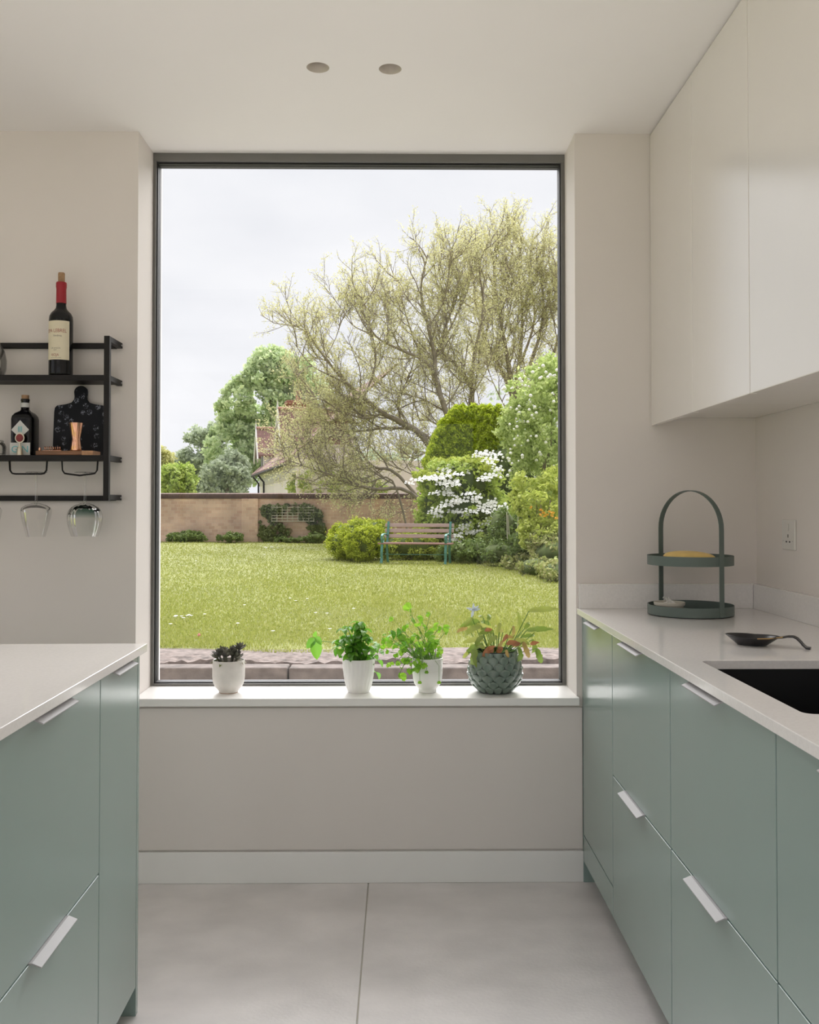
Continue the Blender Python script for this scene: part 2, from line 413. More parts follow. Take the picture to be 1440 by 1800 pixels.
# ------------------------------------------------------------------ wall cabinets
UX, UZ = .862, 1.5434
uy = [D - .002, 2.7068, 2.2640, 1.822, 1.38]
ul = ['white wall cabinet in the corner by the window wall', 'white wall cabinet between the corner one and the large nearest one', 'white wall cabinet nearest on the right, filling the top right corner', 'white wall cabinet beyond the right picture edge']
for k in range(4):
    a, b = uy[k + 1], uy[k]
    t = thing('wall_cabinet', ul[k], 'cabinet', (UX, (a + b) / 2, UZ), group='white wall cabinets')
    Bx(UX + .02, XR - .002, a + .0005, b - .0005, UZ + .026, CZ - .006).build('carcass', M['white_lac'], t, world=True)
    Bx(UX, UX + .019, a + .0014, b - .0014, UZ, CZ - .007).build('door', M['white_lac'], t, world=True, bevel=.0015)

# ------------------------------------------------------------------ island on the left
IA = math.radians(.95); IO = (-.6368, 2.3586, 0)      # far aisle-side corner of its worktop
def isl(name, label, cat, group=None): return thing(name, label, cat, IO, IA, group)
IF = -.018                                             # front plane in island coordinates (x), y runs towards the far end
wt = Bx(-1.0, 0, -2.5, 0, .90, .92).build('worktop', M['quartz'], bevel=.0012)
wt.location = IO; wt.rotation_euler = (0, 0, IA); tag(wt, 'pale quartz worktop of the island at lower left', 'worktop')
def isl_unit(name, label, y0, y1, fronts, end=None):
    t = isl(name, label, 'cabinet', 'teal cabinets of the island')
    Bx(-.94, IF - DT - .001, y0 + .0005, y1 - .0005, ZB + .004, .862).build('carcass', M['carcass'], t)
    Bx(IF - .07, IF - .055, y0, y1, 0, ZB + .004).build('plinth', M['teal_d'], t)
    for kind, z0, z1, hl in fronts:
        f = Bx(IF - DT, IF, y0 + GAP / 2, y1 - GAP / 2, z0, z1).build(kind, M['teal'], t, bevel=.0012)
        if hl: handle(f, (y0 + y1) / 2 + hl[0], z1, IF, 1, hl[1])
    if end: Bx(-.94, IF, end[0], end[1], 0, .899).build('end_panel', M['teal'], t, bevel=.001)
ZI = .4715
isl_unit('tall_door_cabinet', 'narrow teal island cabinet with a single tall door at the far end', -.327, -.022, [('door', ZB, ZT, (.0, .16))], end=(-.021, -.003))
di = [('drawer_front', ZB, ZI - GAP / 2, (0, .19)), ('drawer_front', ZI + GAP / 2, ZT, (0, .19))]
isl_unit('drawer_cabinet', 'teal two-drawer island cabinet next to the narrow tall door', -.929, -.327, di)
isl_unit('drawer_cabinet', 'teal two-drawer island cabinet nearest the viewer, past the left picture edge', -1.531, -.929, di)
isl_unit('drawer_cabinet', 'teal two-drawer island cabinet at the near end of the island, out of the picture', -2.48, -1.531, di)

# socket on the right wall
so = thing('power_socket', 'white switched power socket on the right wall above the worktop', 'socket', (XR, 2.887, 1.178))
def sb(name, mat, dx0, dx1, ya, yb, za, zb, par=so, bv=.0008): return Bx(dx0, dx1, ya, yb, za, zb).build(name, mat, par, bevel=bv)
sb('plate', M['plastic'], -.007, 0, -.047, .047, -.047, .047, bv=.0025)
sb('rocker', M['plastic'], -.0095, -.007, -.007, .007, .012, .034)
M['slot'] = pm('socket_slot', (.06, .055, .05), .7)
for ya_, za_, hw, hh in ((0, -.004, .0025, .005), (.012, -.022, .005, .0024), (-.012, -.022, .005, .0024)):
    sb('pin_slot', M['slot'], -.0074, -.0068, ya_ - hw, ya_ + hw, za_ - hh, za_ + hh, bv=0)
for s in (-1, 1): MB().lathe([(.0022, 0), (.0022, .0006), (0, .0006)], 12).build('screw_cover', M['slot'], so, world=False).location = (-.0072, s * .034, -.02)

# ------------------------------------------------------------------ wall shelf on the back wall
rnd = random.Random(7)
SF, SX1, SX0 = 3.017, -.943, -1.86        # front face, outer right edge, outer left edge
TB = .018
Z1, Z2 = 1.694, 1.433                      # shelf tops
sh = thing('wall_shelf', 'black steel two-tier wall shelf left of the window', 'shelf', ((SX0 + SX1) / 2, D, 1.285))
def shb(name, *a, bevel=.001): return Bx(*a).build(name, M['black'], sh, world=True, bevel=bevel)
for xa, xb in ((SX1 - TB, SX1), (SX0, SX0 + TB)):
    shb('post', xa, xb, SF, SF + TB, 1.285, 1.822)
    for zt in (1.822, Z1, Z2, 1.305):
        b = shb('side_bar', xa, xb, SF + TB, D, zt - TB, zt)
        MB().lathe([(.003, 0), (.003, .002), (0, .0025)], 10).build('screw', M['alu'], b).location = (xb - ORG[sh.name].x, D - .012 - ORG[sh.name].y, zt - TB / 2 - ORG[sh.name].z)
        b.children[0].rotation_euler = (0, P2, 0)
for zt in (1.820, 1.303): shb('back_rail', SX0 + TB, SX1 - TB, D - TB - .001, D - .001, zt - TB, zt)
for zt in (Z1, Z2):
    shb('front_rail', SX0 + TB, SX1 - TB, SF, SF + TB, zt - TB, zt)
    shb('shelf_board', SX0 + TB, SX1 - TB, SF + TB, D - .001, zt - .014, zt - .0005)
def wire(x0, x1, y, dip=0.0):
    zb = 1.374
    P = [(x0, y, Z2 - TB + .004), (x0 + .002, y, zb + .012), (x0 + .009, y, zb + .002), (x0 + .02, y, zb), ((x0 + x1) / 2, y, zb - dip), (x1 - .02, y, zb), (x1 - .009, y, zb + .002), (x1 - .002, y, zb + .012), (x1, y, Z2 - TB + .004)]
    MB().tube(P, .0024, 8).build('glass_rack_wire', M['black'], sh, world=True, smooth=50)
xa = lambda px, Y: (px - 702) / F * Y
for x0, x1, dp in ((xa(18, 3.06), xa(84, 3.06), 0), (xa(110, 3.06), xa(173, 3.06), .005), (xa(-74, 3.06), xa(-8, 3.06), 0)):
    wire(x0, x1, 3.064, dp); wire(x0 - .012, x1 - .012, 3.098, dp)

# materials of the small things
M['bottle'] = pm('dark_bottle_glass', (.004, .004, .005), .10, spec=.35)
M['cork'] = pm('cork', (.36, .22, .12), .8, var=.25, vscale=60, bump=.2, bscale=200)
M['capsule'] = pm('red_foil_capsule', (.33, .008, .018), .35)
M['paper'] = pm('cream_label_paper', (.74, .67, .50), .7, var=.03, vscale=30)
M['ink_red'] = pm('red_ink', (.30, .03, .02), .6)
M['ink_dark'] = pm('dark_ink', (.05, .04, .04), .6)
M['copper'] = pm('polished_copper', (.86, .47, .31), .18, metal=1)
M['wood'] = pm('warm_wood', (.22, .10, .045), .45, var=.35, vscale=14, stretch=(1, 8, 8), bump=.05)
M['wood_l'] = pm('end_grain_wood', (.45, .24, .12), .5, var=.2, vscale=60)
M['cglass'] = glass_mat('drinking_glass', (.985, .985, .98), 1.45, boost=.75)
M['gglass'] = glass_mat('green_tinted_glass', (1, 1, 1), 1.45, boost=.9)
n_, l_k = M['gglass'].node_tree.nodes, M['gglass'].node_tree.links     # glass coloured only towards the stem
t_ = n_.new('ShaderNodeTexCoord'); s_ = n_.new('ShaderNodeSeparateXYZ'); m_ = n_.new('ShaderNodeMapRange'); r_ = n_.new('ShaderNodeValToRGB')
m_.inputs['From Min'].default_value = -.150; m_.inputs['From Max'].default_value = -.114
r_.color_ramp.elements[0].color = (.975, .98, .975, 1); r_.color_ramp.elements[1].color = (.05, .24, .18, 1)
l_k.new(t_.outputs['Object'], s_.inputs[0]); l_k.new(s_.outputs['Z'], m_.inputs['Value']); l_k.new(m_.outputs[0], r_.inputs[0]); l_k.new(r_.outputs[0], [x for x in n_ if x.type == 'BSDF_TRANSPARENT'][0].inputs[0])
M['paper_w'] = pm('white_label', (.62, .62, .60), .6)
M['teal_ink'] = pm('turquoise_ink', (.10, .45, .48), .5)
M['pewter'] = pm('pale_metal', (.66, .60, .48), .3, metal=1)
M['seal'] = pm('red_seal', (.20, .02, .02), .5, var=.3, vscale=80)

def curved(mb_or_geo, R, zc, a0):
    """wrap flat lettering (x,y) round a vertical cylinder of radius R; a0 = angle of the centre"""
    V, Fc = mb_or_geo
    return [(R * math.sin(a0 + x / R), -R * math.cos(a0 + x / R), zc + y) for x, y, _ in V], Fc
def fine(V, Fc): return V, Fc

# wine bottle
xw = xa(107.5, 3.085)
b = thing('wine_bottle', 'red wine bottle with cream label and red capsule on the top shelf', 'bottle', (xw, 3.085, Z1))
MB().lathe([(0, .008), (.02, .003), (.034, 0), (.0378, .004), (.0385, .012), (.0385, .190), (.0372, .203), (.032, .214), (.024, .222), (.0178, .230), (.0158, .240), (.0150, .30), (.0160, .312), (.0160, .317), (.011, .317)], 48).build('body', M['bottle'], b, smooth=50)
MB().lathe([(.0166, .247), (.0164, .25), (.0158, .295), (.0172, .302), (.0172, .314), (.016, .3178), (.0108, .3182)], 40).build('capsule', M['capsule'], b, smooth=50)
MB().lathe([(0, .300), (.0104, .300), (.0108, .346), (.010, .350), (0, .350)], 24).build('cork', M['cork'], b, smooth=50)
va = math.atan2(xw, 3.085)                 # label is turned a little to the left of the viewer
def lab_arc(R, z0, z1, t0, t1, n=30): return MB().grid(lambda u, w: (R * math.sin(t0 + (t1 - t0) * u), -R * math.cos(t0 + (t1 - t0) * u), z0 + (z1 - z0) * w), n, 2)
face = -va                                 # angle (from -Y, positive to +X) that faces the camera
lb = lab_arc(.0388, .055, .184, face + math.radians(-112), face + math.radians(42)).build('label', M['paper'], b, smooth=60, fix=False)
def lab_text(body, size, z, ang, mat, R=.03895, sp=1.0, sx=1.0, name='lettering'):
    V, Fc = text_geo(body, size, sp); V = [(x * sx, y, 0) for x, y, _ in V]
    V, Fc = curved((V, Fc), R, z, ang)
    m = MB(); m.add(V, Fc); return m.build(name, mat, lb, fix=False)
lc = face + math.radians(-32)
lab_text('CEPA LEBREL', .0165, .150, lc, M['ink_red'], sx=.82)
lab_text('Vendimia', .0085, .1335, lc + .25, M['ink_dark'], sx=.9)
lab_text('CRIANZA', .0062, .0925, lc + .08, M['ink_dark'], sp=1.35)
lab_text('2017', .0052, .0865, lc + .08, M['ink_dark'])
lab_text('RIOJA', .0125, .070, lc + .06, M['ink_red'], sx=.8)
lab_text('DENOMINACION DE ORIGEN', .0030, .061, lc + .1, M['ink_dark'], sx=.9)

# clear carafe at the picture edge, top shelf
b = thing('glass_carafe', 'clear glass carafe at the left end of the top shelf', 'carafe', (xa(-22, 3.09), 3.09, Z1))
MB().lathe([(0, .004), (.045, .002), (.055, .008), (.061, .03), (.062, .06), (.056, .09), (.040, .118), (.030, .14), (.030, .165), (.033, .175), (.031, .175), (.028, .14), (.038, .118), (.054, .09), (.060, .06), (.059, .03), (.05, .009), (0, .008)], 40).build('body', M['cglass'], b, smooth=60)

# gin bottle, square shouldered
b = thing('gin_bottle', 'dark square gin bottle with white diamond label on the lower shelf', 'bottle', (xa(46, 3.09), 3.09, Z2), rotz=math.radians(-3))
def ringp(s, z, r=.012): return [(u, w, z) for u, w in rrect(-s, s, -s, s, min(r, s * .999), 4)]
def stack(levels):
    V = [p for s_, z, r in levels for p in ringp(s_, z, r)]; n = 20
    V = [p for s_, z, r in levels for p in ringp(s_, z, r)]; n = len(ringp(.03, 0))
    Fc = [(j * n + i, j * n + (i + 1) % n, (j + 1) * n + (i + 1) % n, (j + 1) * n + i) for j in range(len(levels) - 1) for i in range(n)]
    return MB().add(V, Fc + [tuple(range(n))[::-1], tuple((len(levels) - 1) * n + i for i in range(n))])
stack([(.030, 0, .01), (.0355, .004, .012), (.0355, .122, .012), (.034, .132, .013), (.028, .142, .014), (.018, .1495, .0175), (.0135, .155, .013), (.0130, .182, .0125), (.0142, .184, .014), (.0142, .19, .014)]).build('body', M['bottle'], b, smooth=50)
MB().lathe([(.0142, .162), (.0142, .177)], 28).build('neck_band', M['paper_w'], b, smooth=60, fix=False)
MB().lathe([(.010, .185), (.0118, .191), (.0122, .203), (0, .2045)], 20).build('stopper', M['cork'], b, smooth=50)
fr = -.0357
d_ = MB().add([(-.030, fr, .085), (0, fr, .058), (.030, fr, .085), (0, fr, .117)], [(0, 1, 2, 3)]).build('diamond_label', M['paper_w'], b, fix=False)
V, Fc = text_geo('III', .026, .9); MB().add([(x, fr - .0003, .0865 + y) for x, y, _ in V], Fc).build('lettering', M['teal_ink'], d_, fix=False)
l_ = MB().add([(-.034, fr, .002), (.034, fr, .002), (.034, fr, .043), (-.034, fr, .043)], [(0, 1, 2, 3)]).build('lower_label', M['paper_w'], b, fix=False)
V, Fc = text_geo('GIN', .031, 1.05); MB().add([(x * 1.05, fr - .0003, .0205 + y) for x, y, _ in V], Fc).build('lettering', M['teal_ink'], l_, fix=False)

# little bottle stopper with a red medallion, in front of the gin
b = thing('bottle_stopper', 'small pale metal bottle stopper with red medallion before the gin bottle', 'stopper', (xa(37.5, 3.04), 3.038, Z2))
MB().lathe([(0, 0), (.0115, 0), (.0115, .002), (.0098, .003), (.0078, .026), (.0068, .028), (.003, .029), (.0028, .043), (0, .043)], 20).build('base', M['pewter'], b, smooth=40)
MB().prism([(.0155 * math.cos(2 * math.pi * k / 24), .057 + .0165 * math.sin(2 * math.pi * k / 24)) for k in range(24)], 'y', -.002, .002).build('medallion_rim', M['pewter'], b, bevel=.0008)
MB().prism([(.0122 * math.cos(2 * math.pi * k / 24), .057 + .0130 * math.sin(2 * math.pi * k / 24)) for k in range(24)], 'y', -.0032, .0).build('medallion', M['seal'], b, bevel=.0006)

# small jar at the picture edge
b = thing('glass_jar', 'small clear glass jar with lid at the left end of the lower shelf', 'jar', (xa(-6, 3.07), 3.07, Z2))
MB().lathe([(0, .002), (.03, .001), (.0335, .006), (.0345, .03), (.030, .041), (.026, .044), (.0245, .044), (.029, .04), (.033, .03), (.032, .007), (0, .005)], 36).build('body', M['cglass'], b, smooth=60)
MB().lathe([(0, .0445), (.0265, .0445), (.0275, .050), (.022, .053), (.008, .055), (.006, .06), (.009, .066), (.006, .07), (0, .071)], 30).build('lid', M['cglass'], b, smooth=50)

# paddle board leaning on the wall
m, n_, l_k = new_mat('patterned_navy')
o_ = n_.new('ShaderNodeOutputMaterial'); p_ = n_.new('ShaderNodeBsdfPrincipled'); l_k.new(p_.outputs[0], o_.inputs[0]); p_.inputs['Roughness'].default_value = .6; p_.inputs['Specular IOR Level'].default_value = .25
t_ = n_.new('ShaderNodeTexCoord'); v_ = n_.new('ShaderNodeTexVoronoi'); v_.inputs['Scale'].default_value = 38; v_.inputs['Randomness'].default_value = .75
z_ = n_.new('ShaderNodeTexNoise'); z_.inputs['Scale'].default_value = 260; z_.inputs['Detail'].default_value = 2
l_k.new(t_.outputs['Object'], v_.inputs['Vector']); l_k.new(t_.outputs['Object'], z_.inputs['Vector'])
r1 = n_.new('ShaderNodeValToRGB'); r1.color_ramp.elements[0].position = .30; r1.color_ramp.elements[0].color = (1, 1, 1, 1); r1.color_ramp.elements[1].position = .42; r1.color_ramp.elements[1].color = (0, 0, 0, 1)
r2 = n_.new('ShaderNodeValToRGB'); r2.color_ramp.elements[0].position = .50; r2.color_ramp.elements[1].position = .58
l_k.new(v_.outputs['Distance'], r1.inputs[0]); l_k.new(z_.outputs['Fac'], r2.inputs[0])
mm = n_.new('ShaderNodeMath'); mm.operation = 'MULTIPLY'; l_k.new(r1.outputs[0], mm.inputs[0]); l_k.new(r2.outputs[0], mm.inputs[1])
r3 = n_.new('ShaderNodeValToRGB'); r3.color_ramp.elements[0].color = (.006, .007, .011, 1); r3.color_ramp.elements[1].color = (.24, .26, .31, 1)
l_k.new(mm.outputs[0], r3.inputs[0]); l_k.new(r3.outputs[0], p_.inputs['Base Color'])
M['navy'] = m
b = thing('paddle_board', 'dark patterned serving board with round handle leaning on the wall', 'serving board', (xa(139, 3.12), 3.125, Z2))
P = [(-.086, 0), (.086, 0), (.087, .15), (.085, .166), (.078, .174), (.05, .178), (.030, .184), (.0215, .195), (.0205, .205), (.0225, .220)]
P += [(.0225 * math.cos(a), .2205 + .0215 * math.sin(a)) for a in [math.radians(d) for d in range(12, 180, 14)]]
P += [(-.0225, .220), (-.0205, .205), (-.0215, .195), (-.030, .184), (-.05, .178), (-.078, .174), (-.085, .166), (-.087, .15)]
pb = MB().prism(P, 'y', -.006, .006).build('board', M['navy'], b, bevel=.002); pb.rotation_euler = (math.radians(-5.5), 0, 0); pb.location = (0, -.0005, .0008)

# wooden board with copper bar tools
b = thing('wooden_board', 'small wooden bar board lying at the right of the lower shelf', 'board', (xa(122, 3.05), 3.055, Z2))
Bx(-.098, .088, -.03, .045, 0, .015).build('plank', M['wood'], b, bevel=.002)
Bx(.052, .0885, -.0308, .045, .0, .0152).build('end_block', M['wood_l'], b, bevel=.001)
b = tag(MB().lathe([(0, .0165), (.0175, .0155), (.0185, .0175), (.0135, .053), (.0132, .055), (.0222, .106), (.0226, .107), (.0210, .1068), (.0125, .057), (0, .056)], 36).build('jigger', M['copper'], smooth=35), 'copper double jigger standing on the wooden board', 'jigger')
b.location = (xa(135.3, 3.05), 3.05, Z2 + .0001)
b = thing('bar_strainer', 'small copper bar strainer with coil lying on the wooden board', 'bar tool', (xa(97, 3.05), 3.05, Z2 + .0152))
MB().strap([(-.035, 0, .001), (.025, 0, .001)], .012, .0015, (0, 1, 0)).build('plate', M['copper'], b)
MB().tube([(-.030 + .055 * k / 90, .0065 * math.cos(k * .55) - .004, .0088 + .006 * math.sin(k * .55)) for k in range(91)], .0011, 5).build('coil', M['copper'], b, smooth=60)
MB().lathe([(0, 0), (.003, 0), (.0042, .006), (.003, .011), (0, .012)], 14, (-.047, 0, .0)).build('tab', M['copper'], b, smooth=50)

# stemmed glasses hanging upside down from the wires
def goblet(label, px, prof, tint=None):
    t = thing('stemmed_glass', label, 'glass', (xa(px, 3.081), 3.081, 1.3775), group='stemmed glasses hanging under the shelf')
    MB().lathe([(0, .004), (.006, .003), (.033, .0005), (.034, .002), (.033, .0025), (.01, .0008), (.0045, -.004), (.0036, -.012), (.0033, -.05), (.0036, -.088), (.006, -.098)], 36).build('stem_and_foot', M['cglass'], t, smooth=60)
    if tint: MB().lathe(prof, 72, wob=lambda a, z: 1 + .018 * math.cos(18 * a)).build('bowl', M['gglass'], t, smooth=60, fix=False)
    else: MB().lathe(prof, 48).build('bowl', M['cglass'], t, smooth=60, fix=False)
p1 = [(0, -.099), (.012, -.101), (.032, -.107), (.045, -.115), (.0495, -.123), (.048, -.135), (.042, -.165), (.034, -.195), (.0295, -.211)]
p2 = [(0, -.099), (.012, -.1005), (.028, -.106), (.042, -.114), (.050, -.124), (.0552, -.137), (.0562, -.150), (.054, -.168), (.0485, -.190), (.0415, -.2095)]
goblet('clear tulip-shaped stemmed glass hanging upside down, middle of the three', 66.5, p1)
goblet('ribbed green-tinted round stemmed glass hanging upside down nearest the window', 151.5, p2, 5)
goblet('clear stemmed glass hanging upside down, cut by the left picture edge', -21, p1)

# ------------------------------------------------------------------ on the right worktop
M['green_m'] = pm('sage_green_steel', (.12, .155, .14), .42)
M['cream'] = pm('cream_glaze', (.62, .58, .50), .3, var=.03)
M['yellow'] = pm('yellow_rind', (.86, .62, .22), .45, var=.08, vscale=20)
M['garlic'] = pm('white_garlic', (.72, .70, .66), .55, var=.05, vscale=50)
M['gold_metal'] = pm('gold_line', (.80, .52, .20), .3, metal=1)
SXc, SYc = .9348, 2.974
st = thing('tiered_stand', 'sage green steel two-tier tray stand with tall arched handle', 'tray stand', (SXc, SYc, .92))
RT = .134
def tray(z):
    MB().lathe([(0, z), (RT, z), (RT, z + .030), (RT - .002, z + .030), (RT - .002, z + .002), (0, z + .002)], 72).build('tray', M['green_m'], st, smooth=40)
tray(.003); tray(.160)
MB().lathe([(0, 0), (RT - .012, 0), (RT - .012, .003), (0, .003)], 48).build('foot_pad', M['gasket'], st)
aa = math.radians(-64); ux, uy_ = math.cos(aa), math.sin(aa)
RA = RT + .0016
P = [(RA * ux, RA * uy_, .004), (RA * ux, RA * uy_, .275)]
for k in range(1, 24):
    a = math.pi * k / 24; q = math.cos(a); hz = .275 + .122 * math.sin(a)
    P.append((RA * q * ux, RA * q * uy_, hz))
P += [(-RA * ux, -RA * uy_, .275), (-RA * ux, -RA * uy_, .004)]
MB().strap(P, .0185, .0026, (-uy_, ux, 0)).build('handle', M['green_m'], st, smooth=40)
def melon():
    mb = MB(); nu, nv = 28, 14
    def f(u, w):
        a = 2 * math.pi * u; t = math.pi * w; x = -math.cos(t); r = math.sin(t) ** .8
        return (.083 * x, .055 * r * math.cos(a), .021 + .0105 * 2 * r * math.sin(a))
    return mb.grid(f, nu, nv)
ml = tag(melon().build('melon', M['yellow'], smooth=80), 'smooth yellow oval fruit lying in the upper tray', 'fruit')
ml.location = (SXc - .006, SYc - .01, 1.0823); ml.rotation_euler = (0, .05, .08)
rk = thing('ramekin', 'small cream ribbed ramekin in the lower tray', 'ramekin', (.861, 2.952, .9255))
MB().lathe([(0, .0), (.038, 0), (.0405, .002), (.043, .026), (.0478, .0275), (.0492, .036), (.0475, .0375), (.044, .036), (.0415, .008), (0, .006)], 96, wob=lambda a, z: 1 + (.012 * math.cos(40 * a) if .001 < z < .026 else 0)).build('dish', M['cream'], rk, smooth=40)
gb = thing('garlic_bulb', 'white garlic pieces in the cream ramekin', 'garlic', (.858, 2.95, .932))
for dx, dy, dz, r, rx, rz in ((0, 0, .026, .012, 0, 0), (-.014, -.006, .022, .010, .6, .4), (.013, -.004, .024, .011, -.5, 1.2), (.002, .012, .024, .011, .3, 2), (-.004, -.015, .019, .010, 1.1, .2)):
    c = MB().lathe([(0, -r), (r * .6, -r * .8), (r * .85, -r * .2), (r * .62, r * .6), (r * .25, r * 1.15), (r * .12, r * 1.7), (0, r * 1.75)], 10).build('clove', M['garlic'], gb, smooth=70)
    c.location = (dx, dy, dz); c.rotation_euler = (rx, rx * .5, rz)
MB().tube([(-.002, 0, .03), (-.008, -.002, .043), (-.016, -.004, .047), (-.020, -.006, .044)], [.004, .003, .0025, .0015], 8).build('stalk', M['garlic'], gb, smooth=60)
for dx, dy, dz in ((-.022, .004, .012), (.022, .002, .013), (.0, -.026, .010), (.004, .024, .012), (-.012, .02, .01)):
    MB().sphere((dx, dy, dz), .0125, 10, 6).build('clove', M['garlic'], gb, smooth=70)

# spoon rest
M['blk_metal'] = pm('black_satin_metal', (.018, .017, .019), .28, bump=.02, bscale=300)
sr = thing('spoon_rest', 'black spoon rest with bent handle beside the sink', 'spoon rest', (.882, 2.318, .92), rotz=math.radians(-30))
def dish(u, w):     # teardrop shallow dish, tip to the left
    a = 2 * math.pi * u
    ca, sa = math.cos(a), math.sin(a)
    px_ = -.064 * ca if ca > 0 else -.068 * ca
    rim = Vector((px_, .046 * sa * (1 - .25 * abs(ca) ** 3), .0205 + .003 * abs(ca)))
    base = Vector((.034 * -ca, .024 * sa, .0))
    t = w
    return tuple(base.lerp(rim, t ** .8))
dm = MB(); dm.grid(dish, 49, 9)
nb = len(dm.v); dm.v.append((0, 0, 0.0)); dm.f += [(nb, i + 1, i) for i in range(48)]
d_o = dm.build('dish', M['blk_metal'], sr, smooth=70, fix=False)
sm = d_o.modifiers.new('thick', 'SOLIDIFY'); sm.thickness = .002; sm.offset = 1
hp = [(.058, 0, .0215), (.072, 0, .0235), (.086, -.001, .027), (.098, -.002, .0275), (.106, -.003, .024), (.114, -.004, .0165), (.121, -.005, .0085), (.127, -.006, .003), (.136, -.007, .0022)]
for sg in (-1, 1): MB().strap([(x, y + sg * .0075 * min(1, (x - .05) / .03), z) for x, y, z in hp], .0095, .0035, (0, 1, 0)).build('handle_bar', M['blk_metal'], sr)
MB().strap([(.118, -.005, .011), (.127, -.006, .0032), (.137, -.007, .0022)], .0245, .0035, (0, 1, 0)).build('handle_foot', M['blk_metal'], sr)
MB().tube([(.02, -.0432, .0214), (.045, -.033, .0222), (.06, -.016, .0232), (.072, -.010, .0248), (.084, -.009, .0268)], .0011, 6).build('gold_line', M['gold_metal'], sr, smooth=60)  # thin golden line along the near rim towards the handle

# ------------------------------------------------------------------ potted plants on the sill
def leaf_geo(L, W, fold=.25, curl=.35, pinch=.8, nl=7, wave=0.0, lobes=0, lamp=.0, base=.12):
    """one leaf along +Y, face up +Z"""
    def f(u, w):
        s = w; side = (u - .5) * 2
        wd = math.sin(math.pi * min(1, s ** pinch * .97 + .03 * s)) ** .75 * (1 - base) + base * (1 - s)
        if lobes: wd *= 1 - lamp * (.5 + .5 * math.cos(2 * math.pi * lobes * s))
        x = side * W / 2 * wd
        y = L * (math.sin(s * curl * 1.6) / (curl * 1.6) if curl else s)
        z = -L * (1 - math.cos(s * curl * 1.6)) / (curl * 1.6 if curl else 1) + abs(side) * wd * W / 2 * fold + wave * W * math.sin(s * 9) * side
        return (x, y, z)
    return MB().grid(f, 5, nl)
def place(me, parent, pos, d, up=(0, 0, 1), sc=1.0, roll=0.0, name='leaf'):
    y = Vector(d).normalized(); z = Vector(up) - y * Vector(up).dot(y)
    z = z.normalized() if z.length > 1e-4 else y.orthogonal().normalized()
    x = y.cross(z)
    Mx = Matrix((x, y, z)).transposed().to_4x4() @ Matrix.Rotation(roll, 4, 'Y')
    o = bpy.data.objects.new(name, me); COL.objects.link(o); o.parent = parent
    o.matrix_basis = Matrix.Translation(pos) @ Mx @ Matrix.Scale(sc, 4)
    ORG[o.name] = Vector((0, 0, 0))
    return o
def stemtube(pts, r, mat, parent, name='stem'): return MB().tube(pts, r, 6).build(name, mat, parent, smooth=60)

M['soil'] = pm('potting_soil', (.035, .024, .016), .95, var=.5, vscale=80, bump=.8, bscale=120)
M['wpot'] = pm('white_ceramic', (.90, .885, .86), .28, var=.015, spec=.5)
M['cpot'] = pm('speckled_cream_ceramic', (.80, .76, .72), .35, var=.06, vscale=25)
M['gpot'] = pm('dark_green_glaze', (.17, .225, .185), .16, var=.2, vscale=30, spec=.6, coat=.4)
M['gpot_d'] = pm('dark_glaze_groove', (.03, .042, .034), .3)
M['basil'] = leaf_mat('basil_leaf', (.10, .30, .02), (.24, .54, .05), .50, .3, .07)
M['stem_g'] = pm('green_stem', (.16, .30, .06), .5)
M['cori'] = leaf_mat('coriander_leaf', (.20, .44, .02), (.34, .62, .05), .48, .4, .04)
M['succ'] = leaf_mat('succulent_leaf', (.09, .082, .074), (.22, .21, .165), .06, .35, .06, c3=(.12, .12, .09))
M['succ_p'] = leaf_mat('succulent_pale', (.24, .20, .13), (.20, .24, .07), .15, .4, .05)
M['cact'] = leaf_mat('cactus_leaf', (.22, .33, .045), (.55, .58, .13), .42, .35, .06, c3=(.28, .36, .06))
M['cact_b'] = leaf_mat('cactus_bronze', (.52, .30, .09), (.46, .44, .13), .30, .4, .06)
M['cact_o'] = leaf_mat('dry_orange_leaf', (.50, .20, .07), (.38, .16, .07), .3, .5, .05)
M['pale_f'] = leaf_mat('pale_grey_leaf', (.62, .68, .72), (.45, .52, .55), .25, .4, .06)
PY = 3.24
xp = lambda px: (px - 702) / F * PY

# 1. succulent
t = thing('potted_succulent', 'dark rosette succulent in a plain rounded cream pot, leftmost on the sill', 'potted plant', (xp(404), PY, SZ), group='potted plants on the window sill')
MB().lathe([(0, .002), (.030, 0), (.033, .003), (.036, .009), (.047, .021), (.0535, .036), (.0558, .055), (.0556, .090), (.0548, .110), (.0535, .1125), (.0515, .111), (.052, .09), (0, .088)], 56).build('pot', M['cpot'], t, smooth=50)
MB().lathe([(.0318, .0), (.0318, .0012), (.03, .0012), (.03, .0)], 40).build('foot_ring', M['wood_l'], t, smooth=50)
MB().lathe([(0, .103), (.03, .102), (.0515, .099)], 32).build('soil', M['soil'], t, smooth=60, fix=False)
sl = leaf_geo(.026, .020, .35, -.5, .6, 6, base=.3).mesh('leaf', M['succ'], 60, fix=False)
sp_ = leaf_geo(.034, .018, .3, .5, .7, 6, base=.3).mesh('leaf', M['succ_p'], 60, fix=False)
r_ = random.Random(3)
